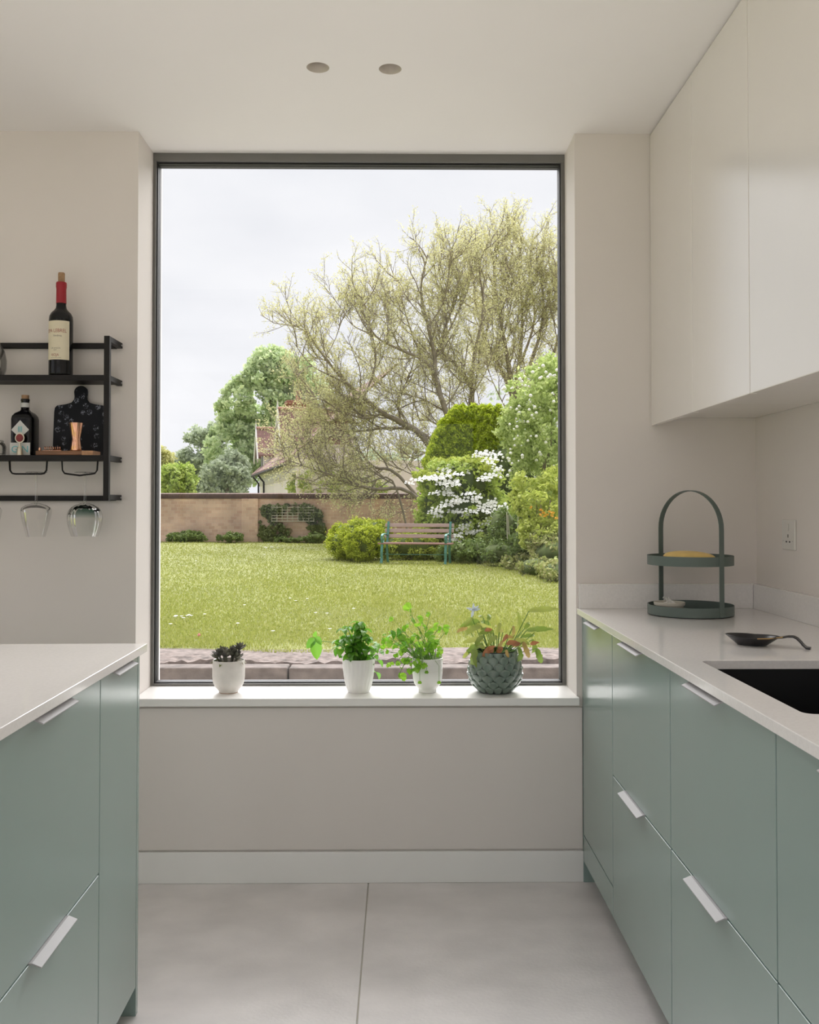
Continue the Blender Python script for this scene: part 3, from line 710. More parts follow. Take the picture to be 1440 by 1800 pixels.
for cx, cy, cz, s in ((-.032, -.012, .132, .95), (-.006, -.02, .130, 1.0), (.018, -.012, .131, 1.0), (.038, .0, .152, .95), (-.024, .018, .138, .9), (.010, .02, .138, .9), (.034, -.022, .124, .9), (-.044, .004, .122, .85)):
    stemtube([(cx * .6, cy * .6, .098), (cx, cy, cz)], .004, M['succ'], t)
    for ring, (nn, el, ls) in enumerate(((5, 1.15, .55), (6, .7, .85), (7, .25, 1.0))):
        for k in range(nn):
            a = 2 * math.pi * (k + .5 * ring) / nn + r_.uniform(-.2, .2)
            place(sl, t, (cx, cy, cz - ring * .003), (math.cos(a) * math.cos(el), math.sin(a) * math.cos(el), math.sin(el)), sc=1.35 * s * ls * r_.uniform(.85, 1.1))
for a, dz in ((-1.9, .11), (-2.9, .112), (-.5, .112), (-1.45, .108), (.1, .11), (3.3, .113)):
    place(sp_, t, (.034 * math.cos(a), .034 * math.sin(a), dz), (math.cos(a), math.sin(a), -.05 if a != -1.45 else -.9), up=(math.cos(a) * .4, math.sin(a) * .4, 1), sc=1.0)

# 2. basil
t = thing('potted_basil', 'bushy basil in a white pot with pleated sides', 'potted plant', (xp(631), PY, SZ), group='potted plants on the window sill')
pl = lambda a, z: 1 + (.028 * (abs(((a * 22 / math.pi / 2 + .5 * math.floor(z / .028)) % 1) - .5) * 4 - 1) if .004 < z < .112 else 0)
def pleat(a, z):
    if z < .006 or z > .113: return 1
    ph = (a * 11 / math.pi + .35 * math.sin(z * 55)) % 1
    return 1 + .045 * (abs(ph - .5) * 2 - .5)
MB().lathe([(0, .003), (.036, 0), (.039, .004), (.0425, .016), (.0475, .035), (.051, .055), (.0535, .08), (.0555, .105), (.0563, .1135), (.0565, .117), (.0545, .117), (.052, .09), (0, .088)], 132, wob=pleat).build('pot', M['wpot'], t, smooth=25)
MB().lathe([(0, .106), (.052, .103)], 32).build('soil', M['soil'], t, smooth=60, fix=False)
bl = [leaf_geo(.046, .030, .35, c, .75, 7).mesh('leaf', M['basil'], 70, fix=False) for c in (.5, .8, 1.1)]
r_ = random.Random(11)
for k in range(22):
    a = r_.uniform(0, 2 * math.pi); rr = r_.uniform(.0, .055); h = r_.uniform(.15, .25) - rr * .6
    top = Vector((rr * 1.35 * math.cos(a), rr * .9 * math.sin(a), h))
    stemtube([(rr * .4 * math.cos(a), rr * .4 * math.sin(a), .1), tuple(top * .55 + Vector((0, 0, .05))), tuple(top)], [.0022, .0018, .0012], M['stem_g'], t)
    for lv in range(3):
        q = top.copy(); q.z -= lv * .030
        for j in range(2 if lv else 4):
            b = a + lv * 1.57 + j * (math.pi if lv else math.pi / 2) + r_.uniform(-.4, .4)
            if q.z < .128 and math.sin(b) < .3: continue
            place(r_.choice(bl), t, tuple(q), (math.cos(b), math.sin(b), r_.uniform(-.25, .35)), sc=r_.uniform(.75, 1.2) * (.75 if lv == 0 else 1), roll=r_.uniform(-.3, .3))
# the long sprig that leans out to the left
sp = [(-.03, -.01, .115), (-.06, -.015, .162), (-.10, -.018, .176), (-.14, -.02, .180), (-.154, -.02, .192)]
stemtube(sp, [.0018, .0016, .0014, .0013, .001], M['stem_g'], t)
bf = leaf_geo(.046, .029, .3, .2, .75, 7).mesh('leaf', M['basil'], 70, fix=False)
for a_, b_ in (((553, 1121), (539, 1140)), ((554, 1126), (558, 1160)), ((555, 1119), (566, 1133)), ((552, 1120), (556, 1110))):
    a_ = at(*a_, Y=PY - .02) - ORG[t.name]; b_ = at(*b_, Y=PY - .028) - ORG[t.name]
    place(bf, t, tuple(a_), b_ - a_, up=(.2, -1, .2), sc=(b_ - a_).length / .045)

# 3. coriander
t = thing('potted_coriander', 'bright green coriander spilling from a white footed pot', 'potted plant', (xp(751.5), PY, SZ), group='potted plants on the window sill')
MB().lathe([(0, .003), (.029, 0), (.0318, .002), (.032, .012), (.036, .017), (.0455, .028), (.0505, .045), (.0525, .07), (.0528, .075), (.0520, .0765), (.0530, .078), (.0522, .084), (.0532, .086), (.0524, .092), (.0534, .094), (.0528, .118), (.0512, .119), (.049, .09), (0, .088)], 56).build('pot', M['wpot'], t, smooth=35)
MB().lathe([(0, .106), (.049, .103)], 32).build('soil', M['soil'], t, smooth=60, fix=False)
def fan_leaf(R=.017):
    mb = MB(); P = []; nn = 30
    for i in range(nn + 1):
        a = math.radians(-140 + 280 * i / nn)
        rr = R * (1 - .22 * abs(math.sin(a * 1.61 + 1.57)) ** 3) * (1 + .10 * math.cos(i * 2.1)) * (.75 + .25 * math.cos(a * .6))
        P.append((rr * math.sin(a), R * .7 + rr * math.cos(a), .18 * R * math.cos(3.2 * a)))
    mb.v = [(0, R * .25, 0)] + P; mb.f = [(0, i + 2, i + 1) for i in range(nn)]
    return mb
cl = [fan_leaf(r).mesh('leaf', M['cori'], None, fix=False) for r in (.013, .010, .016)]
r_ = random.Random(21)
def sprig(p0, p1, nleaf, rad=.02, droop=0):
    p0, p1 = Vector(p0), Vector(p1); mid = (p0 + p1) / 2 + Vector((0, 0, .02 - droop))
    stemtube([tuple(p0), tuple(mid), tuple(p1)], [.0015, .0012, .0008], M['stem_g'], t)
    for k in range(nleaf):
        o = Vector((r_.gauss(0, rad), r_.gauss(0, rad * .7), r_.gauss(0, rad * .8))) if k else Vector((0, 0, 0))
        q = p1 + o
        if k: stemtube([tuple(mid.lerp(p1, .75)), tuple(q)], .0006, M['stem_g'], t)
        d = Vector((r_.uniform(-1, 1), r_.uniform(-1, .6), r_.uniform(-.4, .7)))
        place(r_.choice(cl), t, tuple(q), d, up=(r_.uniform(-.5, .5), -.8, .6), sc=r_.uniform(.75, 1.2))
for px, py, nl in ((722, 1080, 3), (757, 1078, 1), (706, 1107, 3), (735, 1102, 3), (755, 1110, 3), (772, 1104, 3), (783, 1112, 2), (700, 1125, 4), (690, 1112, 3), (718, 1125, 5), (738, 1120, 5), (758, 1128, 5), (771, 1130, 4), (745, 1140, 6), (728, 1142, 5), (762, 1142, 5), (706, 1142, 4), (690, 1132, 3), (750, 1150, 5), (735, 1152, 4), (765, 1150, 4), (684, 1148, 3), (715, 1102, 2), (742, 1095, 1)):
    q = at(px, py, Y=PY + r_.uniform(-.045, .035)) - ORG[t.name]
    sprig((r_.uniform(-.025, .025), r_.uniform(-.02, .02), .105), q, nl)
for px, py, nl in ((695, 1165, 3), (706, 1176, 4), (700, 1188, 2), (722, 1178, 3), (728, 1168, 3), (742, 1165, 4), (715, 1160, 4), (745, 1172, 2)):
    q = at(px, py, Y=PY - r_.uniform(.045, .07)) - ORG[t.name]
    sprig((-.03, -.03, .11), q, nl, .013, droop=-.02)
for px, py in ((738, 1196), (750, 1178), (772, 1196)):
    q = at(px, py, Y=PY - .062) - ORG[t.name]
    stemtube([(q.x * .6, -.045, .118), (q.x, -.060, .10), tuple(q)], .0006, M['stem_g'], t)
    place(cl[1], t, tuple(q), (0, -.2, -1), up=(0, -1, 0), sc=.8)
bs = [leaf_geo(.046, .030, .35, c, .75, 7).mesh('leaf', M['basil'], 70, fix=False) for c in (.6, 1.0)]
for px, py in ((688, 1108), (700, 1104), (712, 1110), (694, 1118), (706, 1122), (716, 1126), (683, 1118), (703, 1132), (714, 1140), (694, 1135)):
    q = at(px, py, Y=PY + r_.uniform(-.03, .03)) - ORG[t.name]
    stemtube([(-.035, 0, .11), tuple(q)], .001, M['stem_g'], t)
    place(r_.choice(bs), t, tuple(q), (r_.uniform(-1, .6), r_.uniform(-.8, .3), r_.uniform(-.8, .3)), sc=r_.uniform(.6, .9))

# 4. leaf cactus in the scale pot
t = thing('potted_cactus', 'sprawling green and bronze leaf cactus in a dark green scale-pattern pot', 'potted plant', (xp(870), PY, SZ), group='potted plants on the window sill')
prof = [(.058, .0), (.064, .003), (.069, .010), (.083, .025), (.0935, .044), (.0985, .064), (.0975, .084), (.0915, .106), (.083, .128), (.078, .144)]
def prad(z):
    for (r0, z0), (r1, z1) in zip(prof, prof[1:]):
        if z0 <= z <= z1: return r0 + (r1 - r0) * (z - z0) / (z1 - z0)
    return prof[-1][0]
MB().lathe([(0, .002)] + [(r - .0065, z) for r, z in prof] + [(.073, .1455), (.070, .143), (.074, .12), (0, .118)], 64).build('pot', M['gpot_d'], t, smooth=50)
MB().lathe([(0, .132), (.071, .128)], 32).build('soil', M['soil'], t, smooth=60, fix=False)
rows, NS = 8, 14
dz = .0205
for k in range(rows):
    zc = -.004 + k * dz
    def sc_f(u, w, zc=zc):
        # scale: rounded top, pointed below; overlaps the row underneath
        s = (u - .5) * 2; z = zc + w * .0335
        hw = math.sin(math.pi * (.06 + .56 * w) ** .9) if w < .55 else math.sqrt(max(0, 1 - ((w - .55) / .45) ** 2)) * math.sin(math.pi * (.06 + .56 * .55) ** .9)
        z = min(max(z, .0005), .1435); R = prad(z)
        a = s * hw * math.pi / NS * 1.02
        rr = R - .006 + .0075 * w ** .8 - .0045 * (abs(s) ** 5) - (.004 * max(0, (w - .8) / .2) ** 3)
        return (rr * math.sin(a), -rr * math.cos(a), z)
    me = MB().grid(sc_f, 9, 9).mesh('scale', M['gpot'], 50, fix=False)
    for j in range(NS):
        o = link('scale', me, t); o.rotation_euler = (0, 0, 2 * math.pi * (j + .5 * (k % 2)) / NS + .05)
cb = [leaf_geo(L, W, .18, c, .85, 12, wave=.1, lobes=4, lamp=.28, base=.35).mesh('leaf', m_, 70, fix=False) for L, W, c, m_ in
      ((.085, .024, .4, M['cact']), (.075, .026, .9, M['cact']), (.07, .022, 1.3, M['cact']), (.08, .022, 1.0, M['cact_b']))]
r_ = random.Random(5)
def cleaf(px0, py0, px1, py1, kind, dY=0.0, dY1=0.0, w=1.0):
    a = at(px0, py0, Y=PY + dY) - ORG[t.name]; b = at(px1, py1, Y=PY + dY1) - ORG[t.name]
    d = b - a; L = d.length
    o = place(cb[kind], t, tuple(a), d, up=(r_.uniform(-.4, .4), -1, .5), sc=L / (.085, .075, .07, .08)[kind])
    o.scale.x *= w * (.085 / L) ** .5 if L > .02 else 1
    stemtube([(a.x * .35, a.y * .35 + .0, .128), tuple(a)], .0014, M['stem_g'], t)
LV = [(930, 1074, 991, 1064, 0, 0, .0), (926, 1108, 978, 1101, 0, -.02, -.03), (916, 1110, 914, 1073, 0, 0, 0), (922, 1105, 938, 1088, 1, .02, .03), (878, 1108, 876, 1080, 0, -.03, -.05),
      (858, 1090, 866, 1070, 1, 0, .02), (866, 1108, 822, 1090, 1, -.02, -.04), (846, 1100, 800, 1112, 2, -.02, -.05), (842, 1092, 806, 1096, 1, 0, -.03), (822, 1104, 792, 1108, 3, 0, 0),
      (850, 1124, 812, 1122, 1, -.03, -.06), (848, 1132, 800, 1146, 2, -.04, -.07), (868, 1112, 848, 1100, 1, -.04, -.06), (874, 1118, 852, 1132, 1, -.05, -.07), (880, 1095, 872, 1118, 1, -.05, -.07),
      (886, 1120, 905, 1116, 3, -.03, -.05), (850, 1118, 826, 1132, 2, -.05, -.08), (838, 1142, 816, 1192, 2, -.07, -.09), (830, 1142, 838, 1175, 0, -.075, -.095), (822, 1146, 814, 1160, 2, -.06, -.08),
      (912, 1138, 928, 1182, 2, -.07, -.09), (920, 1128, 936, 1172, 3, -.05, -.07), (936, 1124, 954, 1165, 2, -.03, -.05), (944, 1140, 956, 1180, 1, -.04, -.05), (906, 1124, 940, 1128, 1, -.04, -.06),
      (918, 1120, 946, 1112, 0, 0, .02), (890, 1142, 893, 1160, 3, -.085, -.1), (895, 1128, 912, 1104, 1, .02, .03), (862, 1100, 840, 1084, 1, .02, .03), (884, 1112, 868, 1092, 3, .0, 0), (858, 1112, 836, 1110, 1, -.03, -.03),
      (902, 1100, 908, 1122, 3, -.03, -.05), (830, 1086, 812, 1100, 1, -.01, -.03), (852, 1140, 838, 1128, 2, -.06, -.07), (876, 1140, 884, 1125, 3, -.06, -.08), (905, 1116, 928, 1100, 1, .03, .05), (940, 1112, 952, 1128, 2, -.02, -.03), (850, 1086, 838, 1076, 1, .03, .04)]
for q in LV: cleaf(*q)
og = [leaf_geo(.042, .018, .3, c, .8, 8, wave=.2).mesh('dry_leaf', M['cact_o'], 70, fix=False) for c in (.8, 1.4)]
for px, py, px1, py1 in ((862, 1138, 848, 1156), (868, 1140, 858, 1150), (876, 1136, 882, 1144), (890, 1132, 905, 1126), (900, 1134, 915, 1128), (884, 1138, 872, 1148), (856, 1142, 866, 1136), (932, 1132, 944, 1128), (852, 1108, 862, 1104), (893, 1116, 886, 1124)):
    a = at(px, py, Y=PY - .06) - ORG[t.name]; b = at(px1, py1, Y=PY - .085) - ORG[t.name]
    place(r_.choice(og), t, tuple(a), b - a, up=(0, -1, .4), sc=(b - a).length / .04, name='dry_leaf')
pf = leaf_geo(.036, .016, .3, .6, .8, 8, lobes=3, lamp=.3).mesh('pale_leaf', M['pale_f'], 70, fix=False)
stemtube([(-.03, 0, .13), tuple(at(832, 1090, Y=PY) - ORG[t.name]), tuple(at(832, 1078, Y=PY) - ORG[t.name])], .001, M['stem_g'], t)
for px1, py1 in ((822, 1068), (842, 1064), (830, 1082), (842, 1070), (833, 1060)):
    a = at(832, 1073, Y=PY - .005) - ORG[t.name]; b = at(px1, py1, Y=PY - .015) - ORG[t.name]
    place(pf, t, tuple(a), b - a, up=(0, -1, .3), sc=.75, name='pale_leaf')

# ------------------------------------------------------------------ garden
NR = np.random.default_rng(12)
def unit(n):
    v = NR.normal(size=(n, 3)); return v / np.linalg.norm(v, axis=1)[:, None]
def leaf_quads(P, size, aspect=.55, nrm=None, mixn=.0):
    """diamond leaves at points P; size per leaf; nrm+mixn bias them to face outward"""
    n = len(P); size = np.broadcast_to(np.asarray(size, float), (n,))
    N = unit(n)
    if nrm is not None: N = N * (1 - mixn) + nrm * mixn; N /= np.linalg.norm(N, axis=1)[:, None] + 1e-9
    U = np.cross(N, unit(n)); U /= np.linalg.norm(U, axis=1)[:, None] + 1e-9
    W = np.cross(N, U)
    s = size[:, None]
    V = np.stack([P - U * s, P + W * s * aspect + N * s * .12, P + U * s, P - W * s * aspect + N * s * .12], 1).reshape(-1, 3)
    return V, np.arange(4 * n).reshape(-1, 4)
def clumps(shells, k, n, rk, squash=.8, up=.0, hull=0):
    """clumpy crown: k clumps over each ellipsoid (centre, radii, weight); n leaves in all"""
    Ps, Ns = [], []
    wt_ = np.array([s[2] for s in shells], float); wt_ /= wt_.sum()
    for (c, r, _), w in zip(shells, wt_):
        kk = max(3, int(k * w)); d = unit(kk); d[:, 2] = np.where(NR.random(kk) < up, np.abs(d[:, 2]), d[:, 2])
        C = np.array(c) + d * np.array(r) * (NR.uniform(.6, 1.0, kk) ** .5)[:, None]
        nn = max(10, int(n * w)); idx = NR.integers(0, kk, nn); e = unit(nn)
        R = rk * NR.uniform(.5, 1.25, kk)[idx]
        P = C[idx] + e * (R * NR.uniform(.35, 1.05, nn))[:, None] * np.array([1, 1, squash])
        if hull:
            out = np.ones(nn, bool)
            for c2, r2, _ in shells: out &= (((P - np.array(c2)) / (np.array(r2) * hull)) ** 2).sum(1) > 1
            P, e = P[out], e[out]
        Ps.append(P); Ns.append(e)
    return np.concatenate(Ps), np.concatenate(Ns)
def foliage(parent, mat, P, N, size, name='foliage', mixn=.45, aspect=.55, floor=None):
    P = P - np.array(ORG[parent.name])
    if floor is not None: k = P[:, 2] > floor; P, N = P[k], N[k]
    V, Fc = leaf_quads(P, NR.uniform(.65, 1.25, len(P)) * size, aspect, N, mixn)
    o = np_mesh(name, V, Fc, mat, parent); o['kind'] = 'stuff'
    return o
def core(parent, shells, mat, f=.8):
    """solid dark green core filling the inside of a bush"""
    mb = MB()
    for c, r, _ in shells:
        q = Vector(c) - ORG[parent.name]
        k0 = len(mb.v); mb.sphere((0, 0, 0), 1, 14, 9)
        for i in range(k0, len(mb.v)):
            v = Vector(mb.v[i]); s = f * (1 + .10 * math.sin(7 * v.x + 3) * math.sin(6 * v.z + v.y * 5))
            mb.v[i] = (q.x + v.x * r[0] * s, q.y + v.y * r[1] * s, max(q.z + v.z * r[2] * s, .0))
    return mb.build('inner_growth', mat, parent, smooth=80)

M['lawn'] = pm('lawn_soil_green', (.185, .20, .06), .95, var=.1, vscale=.5, bump=.4, bscale=30, detail=10, col2=(.225, .235, .075))
M['grass'] = leaf_mat('grass_blades', (.225, .255, .055), (.37, .37, .13), .35, .6, .0, c3=(.29, .32, .075))
M['earth'] = pm('bare_earth', (.15, .12, .107), .95, var=.45, vscale=14, bump=1.0, bscale=25, detail=9)
M['kerb'] = pm('weathered_stone', (.125, .102, .09), .9, var=.35, vscale=9, bump=.6, bscale=30, detail=9)
M['patio'] = pm('bounce_patio', (.62, .60, .56), .9, var=.06)  # pale colour chosen to bounce daylight in through the window
M['twig'] = pm('brown_bark', (.26, .215, .165), .9, var=.25, vscale=5)
M['inner'] = pm('dark_green_core', (.07, .095, .022), .95, var=.3, vscale=8)  # mottled dark green of the solid bush cores

# lawn: gently uneven ground
def lawn_h(x, y): return .02 * math.sin(x * .7 + 1) * math.sin(y * .45) + .012 * math.sin(x * 2.1 + y * 1.3)
gm = MB()
gx, gy = np.linspace(-60, 60, 81), np.concatenate([np.linspace(8.05, 34, 60), np.linspace(36, 150, 16)])
gm.v = [(float(x), float(y), lawn_h(x, y) - .016 if y < 34 else 0.0) for y in gy for x in gx]
n = len(gx); gm.f = [(j * n + i, j * n + i + 1, (j + 1) * n + i + 1, (j + 1) * n + i) for j in range(len(gy) - 1) for i in range(n - 1)]
struct('ground_lawn', gm, M['lawn'], smooth=80, fix=False)
struct('ground_patio', Bx(-60, 60, D + .33, 7.3, -.3, -.2), M['patio'])  # paving hidden below the sill, reflects light up to the ceiling
struct('ground_side_lawn', Bx(-60, XL - .31, -60, D + .32, -.34, -.06), M['lawn'])
struct('ground_side_lawn', Bx(XL - .3, 60, -60, YR - .31, -.34, -.06), M['lawn'])
# strip of bare earth behind the kerb
em = MB()
ex, ey = np.linspace(-9, 9, 361), np.linspace(7.45, 8.35, 19)
for y in ey:
    for x in ex:
        e = (y - 7.45) / .9
        em.v.append((float(x), float(y), -.1 if y < 7.46 else .012 + .028 * (1 - e) * NR.random() + .015 * math.sin(x * 5 + y * 7) * (1 - e) - .035 * max(0, e - .55 - .25 * math.sin(x * 1.7)) ))
n = len(ex); em.f = [(j * n + i, j * n + i + 1, (j + 1) * n + i + 1, (j + 1) * n + i) for j in range(len(ey) - 1) for i in range(n - 1)]
struct('ground_earth_strip', em, M['earth'], fix=False)
# kerb of long stone blocks
kb = thing('stone_kerb', 'weathered reddish stone kerb edging the lawn outside the window', 'kerb', (0, 7.4, 0))
xk = [-6.3, -4.4, -2.62, -.868, .72, 2.5, 4.3, 6.2]
for a, b in zip(xk, xk[1:]):
    Bx(a + .006, b - .006, 7.28 + NR.uniform(-.008, .008), 7.46, -.22, .012 + NR.uniform(-.008, .008)).build('kerb_block', M['kerb'], kb, world=True, bevel=.012)

# grass blades
nb = 230000
q = NR.random(nb); Yg = 1 / (1 / 8.0 + q * (1 / 33.6 - 1 / 8.0)); pxg = NR.uniform(60, 1250, nb)
Xg = (pxg - 702) / F * Yg
bare = np.sin(Xg * 2.1) * np.sin(Yg * 3.3 + Xg) * .5 + NR.random(nb)
keep = (Yg > 8.15 + .18 * np.sin(Xg * 2.3)) & ~((Yg < 9.5) & (bare < .35 * (9.5 - Yg) / 1.5))
Xg, Yg = Xg[keep], Yg[keep]; n = len(Xg)
Zg = .02 * np.sin(Xg * .7 + 1) * np.sin(Yg * .45) + .012 * np.sin(Xg * 2.1 + Yg * 1.3)
hh = NR.uniform(.012, .038, n) * (1 + .12 * np.sin(Xg * 1.3 + Yg * .6)); ww = .004 * (Yg / 8) * NR.uniform(.7, 1.4, n)
th = NR.uniform(0, 2 * np.pi, n); lean = NR.uniform(.2, 1.3, n)
B = np.stack([Xg, Yg, Zg - .003], 1); dx = np.stack([np.cos(th), np.sin(th), 0 * th], 1); dy = np.stack([-np.sin(th), np.cos(th), 0 * th], 1)
tip = B + dy * (hh * lean)[:, None] + np.array([0, 0, 1]) * hh[:, None]
V = np.stack([B - dx * ww[:, None], B + dx * ww[:, None], tip], 1).reshape(-1, 3)
g = np_mesh('grass', V, np.arange(3 * n).reshape(-1, 3), M['grass']); tag(g, 'short mown lawn grass filling the garden', 'grass', kind='stuff')

# daisies and a fallen pink blossom
M['petal'] = pm('white_petal', (.80, .79, .76), .6); M['daisy_eye'] = pm('yellow_eye', (.6, .42, .05), .7); M['pink'] = pm('pink_petal', (.72, .30, .34), .6, var=.15, vscale=60)
dmesh = MB()
for k in range(8):
    a = 2 * math.pi * k / 8; c, s = math.cos(a), math.sin(a)
    dmesh.add([(0, 0, .03), (.014 * c + .006 * s, .014 * s - .006 * c, .032), (.024 * c, .024 * s, .030), (.014 * c - .006 * s, .014 * s + .006 * c, .032)], [(0, 1, 2, 3)])
dmesh.tube([(0, 0, 0), (0, 0, .03)], .0018, 5)
dme = dmesh.mesh('daisy', M['petal'], fix=False)
rd = random.Random(4)
spots = [(475 + rd.gauss(0, 14), 961 + rd.gauss(0, 3)) for _ in range(16)] + [(318 + rd.gauss(0, 10), 1087 + rd.gauss(0, 3)) for _ in range(8)] + [(360, 1081), (510, 1052), (540, 1053), (555, 1075), (622, 1069), (520, 1056), (580, 1101), (480, 1108), (345, 985), (400, 985), (465, 975), (500, 967), (430, 1062), (300, 1100), (418, 1096), (575, 1076)]
for px, py in spots:
    p = at(px, py, Z=.03); o = link('daisy', dme); o.location = (p.x, p.y, lawn_h(p.x, p.y) - .002); s = max(1.0, .8 * p.y / 12); o.scale = (s, s, 1)
    tag(o, 'white daisy in the mown lawn', 'daisy', 'daisies in the lawn')
p = at(350, 1118, Z=.03)
b = thing('fallen_blossom', 'single pink blossom lying on the lawn at the left', 'blossom', (p.x, p.y, lawn_h(p.x, p.y)))
for k in range(9):
    a = 2.4 * k; e = .2 + .12 * k
    o = place(leaf_geo(.03, .026, .5, -.8, .6, 5).mesh('petal', M['pink'], 60, fix=False) if k == 0 else bpy.data.meshes['petal'], b, (0, 0, .006 + .001 * k), (math.cos(a) * math.cos(e), math.sin(a) * math.cos(e), math.sin(e)), name='petal')

# ------------------------------------------------------------------ brick wall
def brick_mat(name, c1, c2, mortar, scale, bw=.5, rh=.25, axis='xz'):
    m, n, l = new_mat(name)
    o = n.new('ShaderNodeOutputMaterial'); p = n.new('ShaderNodeBsdfPrincipled'); l.new(p.outputs[0], o.inputs[0]); p.inputs['Roughness'].default_value = .92
    t = n.new('ShaderNodeTexCoord'); sp = n.new('ShaderNodeSeparateXYZ'); cb_ = n.new('ShaderNodeCombineXYZ')
    l.new(t.outputs['Object'], sp.inputs[0])
    if axis == 'xz': l.new(sp.outputs['X'], cb_.inputs['X']); l.new(sp.outputs['Z'], cb_.inputs['Y'])
    else: l.new(sp.outputs['Y'], cb_.inputs['X']); l.new(sp.outputs['Z'], cb_.inputs['Y'])
    b = n.new('ShaderNodeTexBrick'); b.inputs['Scale'].default_value = scale; b.inputs['Brick Width'].default_value = bw; b.inputs['Row Height'].default_value = rh
    b.inputs['Mortar Size'].default_value = .012; b.inputs['Mortar Smooth'].default_value = .2; b.inputs['Bias'].default_value = -.1
    b.inputs['Color1'].default_value = c1; b.inputs['Color2'].default_value = c2; b.inputs['Mortar'].default_value = mortar
    l.new(cb_.outputs[0], b.inputs['Vector'])
    z = n.new('ShaderNodeTexNoise'); z.inputs['Scale'].default_value = 1.1; z.inputs['Detail'].default_value = 8
    l.new(t.outputs['Object'], z.inputs['Vector'])
    r = n.new('ShaderNodeValToRGB'); r.color_ramp.elements[0].position = .3; r.color_ramp.elements[0].color = (.72, .70, .70, 1); r.color_ramp.elements[1].position = .7; r.color_ramp.elements[1].color = (1.15, 1.12, 1.08, 1)
    l.new(z.outputs['Fac'], r.inputs[0])
    x = n.new('ShaderNodeMix'); x.data_type = 'RGBA'; x.blend_type = 'MULTIPLY'; x.inputs[0].default_value = 1
    l.new(b.outputs['Color'], x.inputs[6]); l.new(r.outputs[0], x.inputs[7]); l.new(x.outputs[2], p.inputs['Base Color'])
    bu = n.new('ShaderNodeBump'); bu.inputs['Strength'].default_value = .6; bu.inputs['Distance'].default_value = .01; bu.invert = True
    l.new(b.outputs['Fac'], bu.inputs['Height']); l.new(bu.outputs['Normal'], p.inputs['Normal'])
    return m
M['brick'] = brick_mat('garden_brick', (.70, .50, .41, 1), (.57, .37, .30, 1), (.72, .58, .50, 1), 2.2)
M['coping'] = brick_mat('coping_brick', (.10, .058, .052, 1), (.15, .085, .075, 1), (.22, .16, .14, 1), 4.4, .25, .5)
WYg = 33.8
gw = thing('garden_wall', 'long red brick garden wall with dark coping at the end of the lawn', 'wall', (0, WYg, 0))
Bx(-16, 16, WYg, WYg + .34, -.1, 1.56).build('brickwork', M['brick'], gw, world=True)
Bx(-16, 16, WYg - .035, WYg + .375, 1.56, 1.63).build('string_course', M['coping'], gw, world=True, bevel=.008)
MB().prism([(WYg - .06, 1.63), (WYg + .40, 1.63), (WYg + .40, 1.735), (WYg + .17, 1.77), (WYg - .06, 1.735)], 'x', -16, 16).build('coping', M['coping'], gw, world=True)
xq = lambda px, Y: (px - 702) / F * Y
for a, b in ((xq(426, WYg), xq(455, WYg)), (xq(160, WYg), xq(189, WYg)), (xq(692, WYg), xq(721, WYg))):
    Bx(a, b, WYg - .11, WYg + .02, -.1, 1.56).build('pier', M['brick'], gw, world=True, bevel=.006)

# trellis and climber on the wall
M['lath'] = pm('grey_lath', (.46, .43, .37), .9)
tr = thing('wall_trellis', 'weathered wooden trellis on the brick wall among the climber', 'trellis', (xq(515, 33.6), 33.74, .7))
tx0, tx1 = xq(478, 33.6) - ORG[tr.name].x, xq(552, 33.6) - ORG[tr.name].x
for k in range(9):
    x = tx0 + (tx1 - tx0) * k / 8; Bx(x - .014, x + .014, -.13, -.112, .02, .60).build('upright_lath', M['lath'], tr)
for k in range(6):
    z = .05 + .1 * k; Bx(tx0, tx1, -.144, -.13, z - .014, z + .014).build('cross_lath', M['lath'], tr)
M['ivy'] = leaf_mat('climber_leaf', (.11, .14, .05), (.22, .26, .10), .25, .5, .03)
def px_shell(px, py, rx, ry, Y, rY=None, w=1.0):
    c = at(px, py, Y=Y); k = Y / F
    return (tuple(c), (rx * k, rY if rY else rx * k * .8, ry * k), w)
cl_ = thing('wall_climber', 'dark green climber spreading over the brick wall and trellis', 'climber', (xq(513, 33.7), 33.7, 0))
sh_ = [px_shell(468, 915, 14, 26, 33.68, .07), px_shell(510, 893, 40, 10, 33.68, .07, 1.1), px_shell(556, 922, 15, 26, 33.65, .10, 1.3), px_shell(490, 935, 22, 14, 33.68, .07), px_shell(470, 940, 14, 12, 33.68, .06, .8), px_shell(545, 905, 20, 14, 33.68, .06)]
P_, N_ = clumps(sh_ + [px_shell(560, 935, 14, 16, 33.68, .06), px_shell(480, 900, 20, 14, 33.68, .06)], 260, 9500, .11); P_[:, 1] = np.minimum(P_[:, 1], WYg - .02); foliage(cl_, M['ivy'], P_, N_, .05, floor=.0)
stemtube([(-.7, .06, 0), (-.75, .06, .8), (-.5, .06, 1.3), (.4, .05, 1.35)], .02, M['twig'], cl_)
stemtube([(.85, .06, 0), (.9, .06, .7), (.6, .05, 1.2)], .02, M['twig'], cl_)
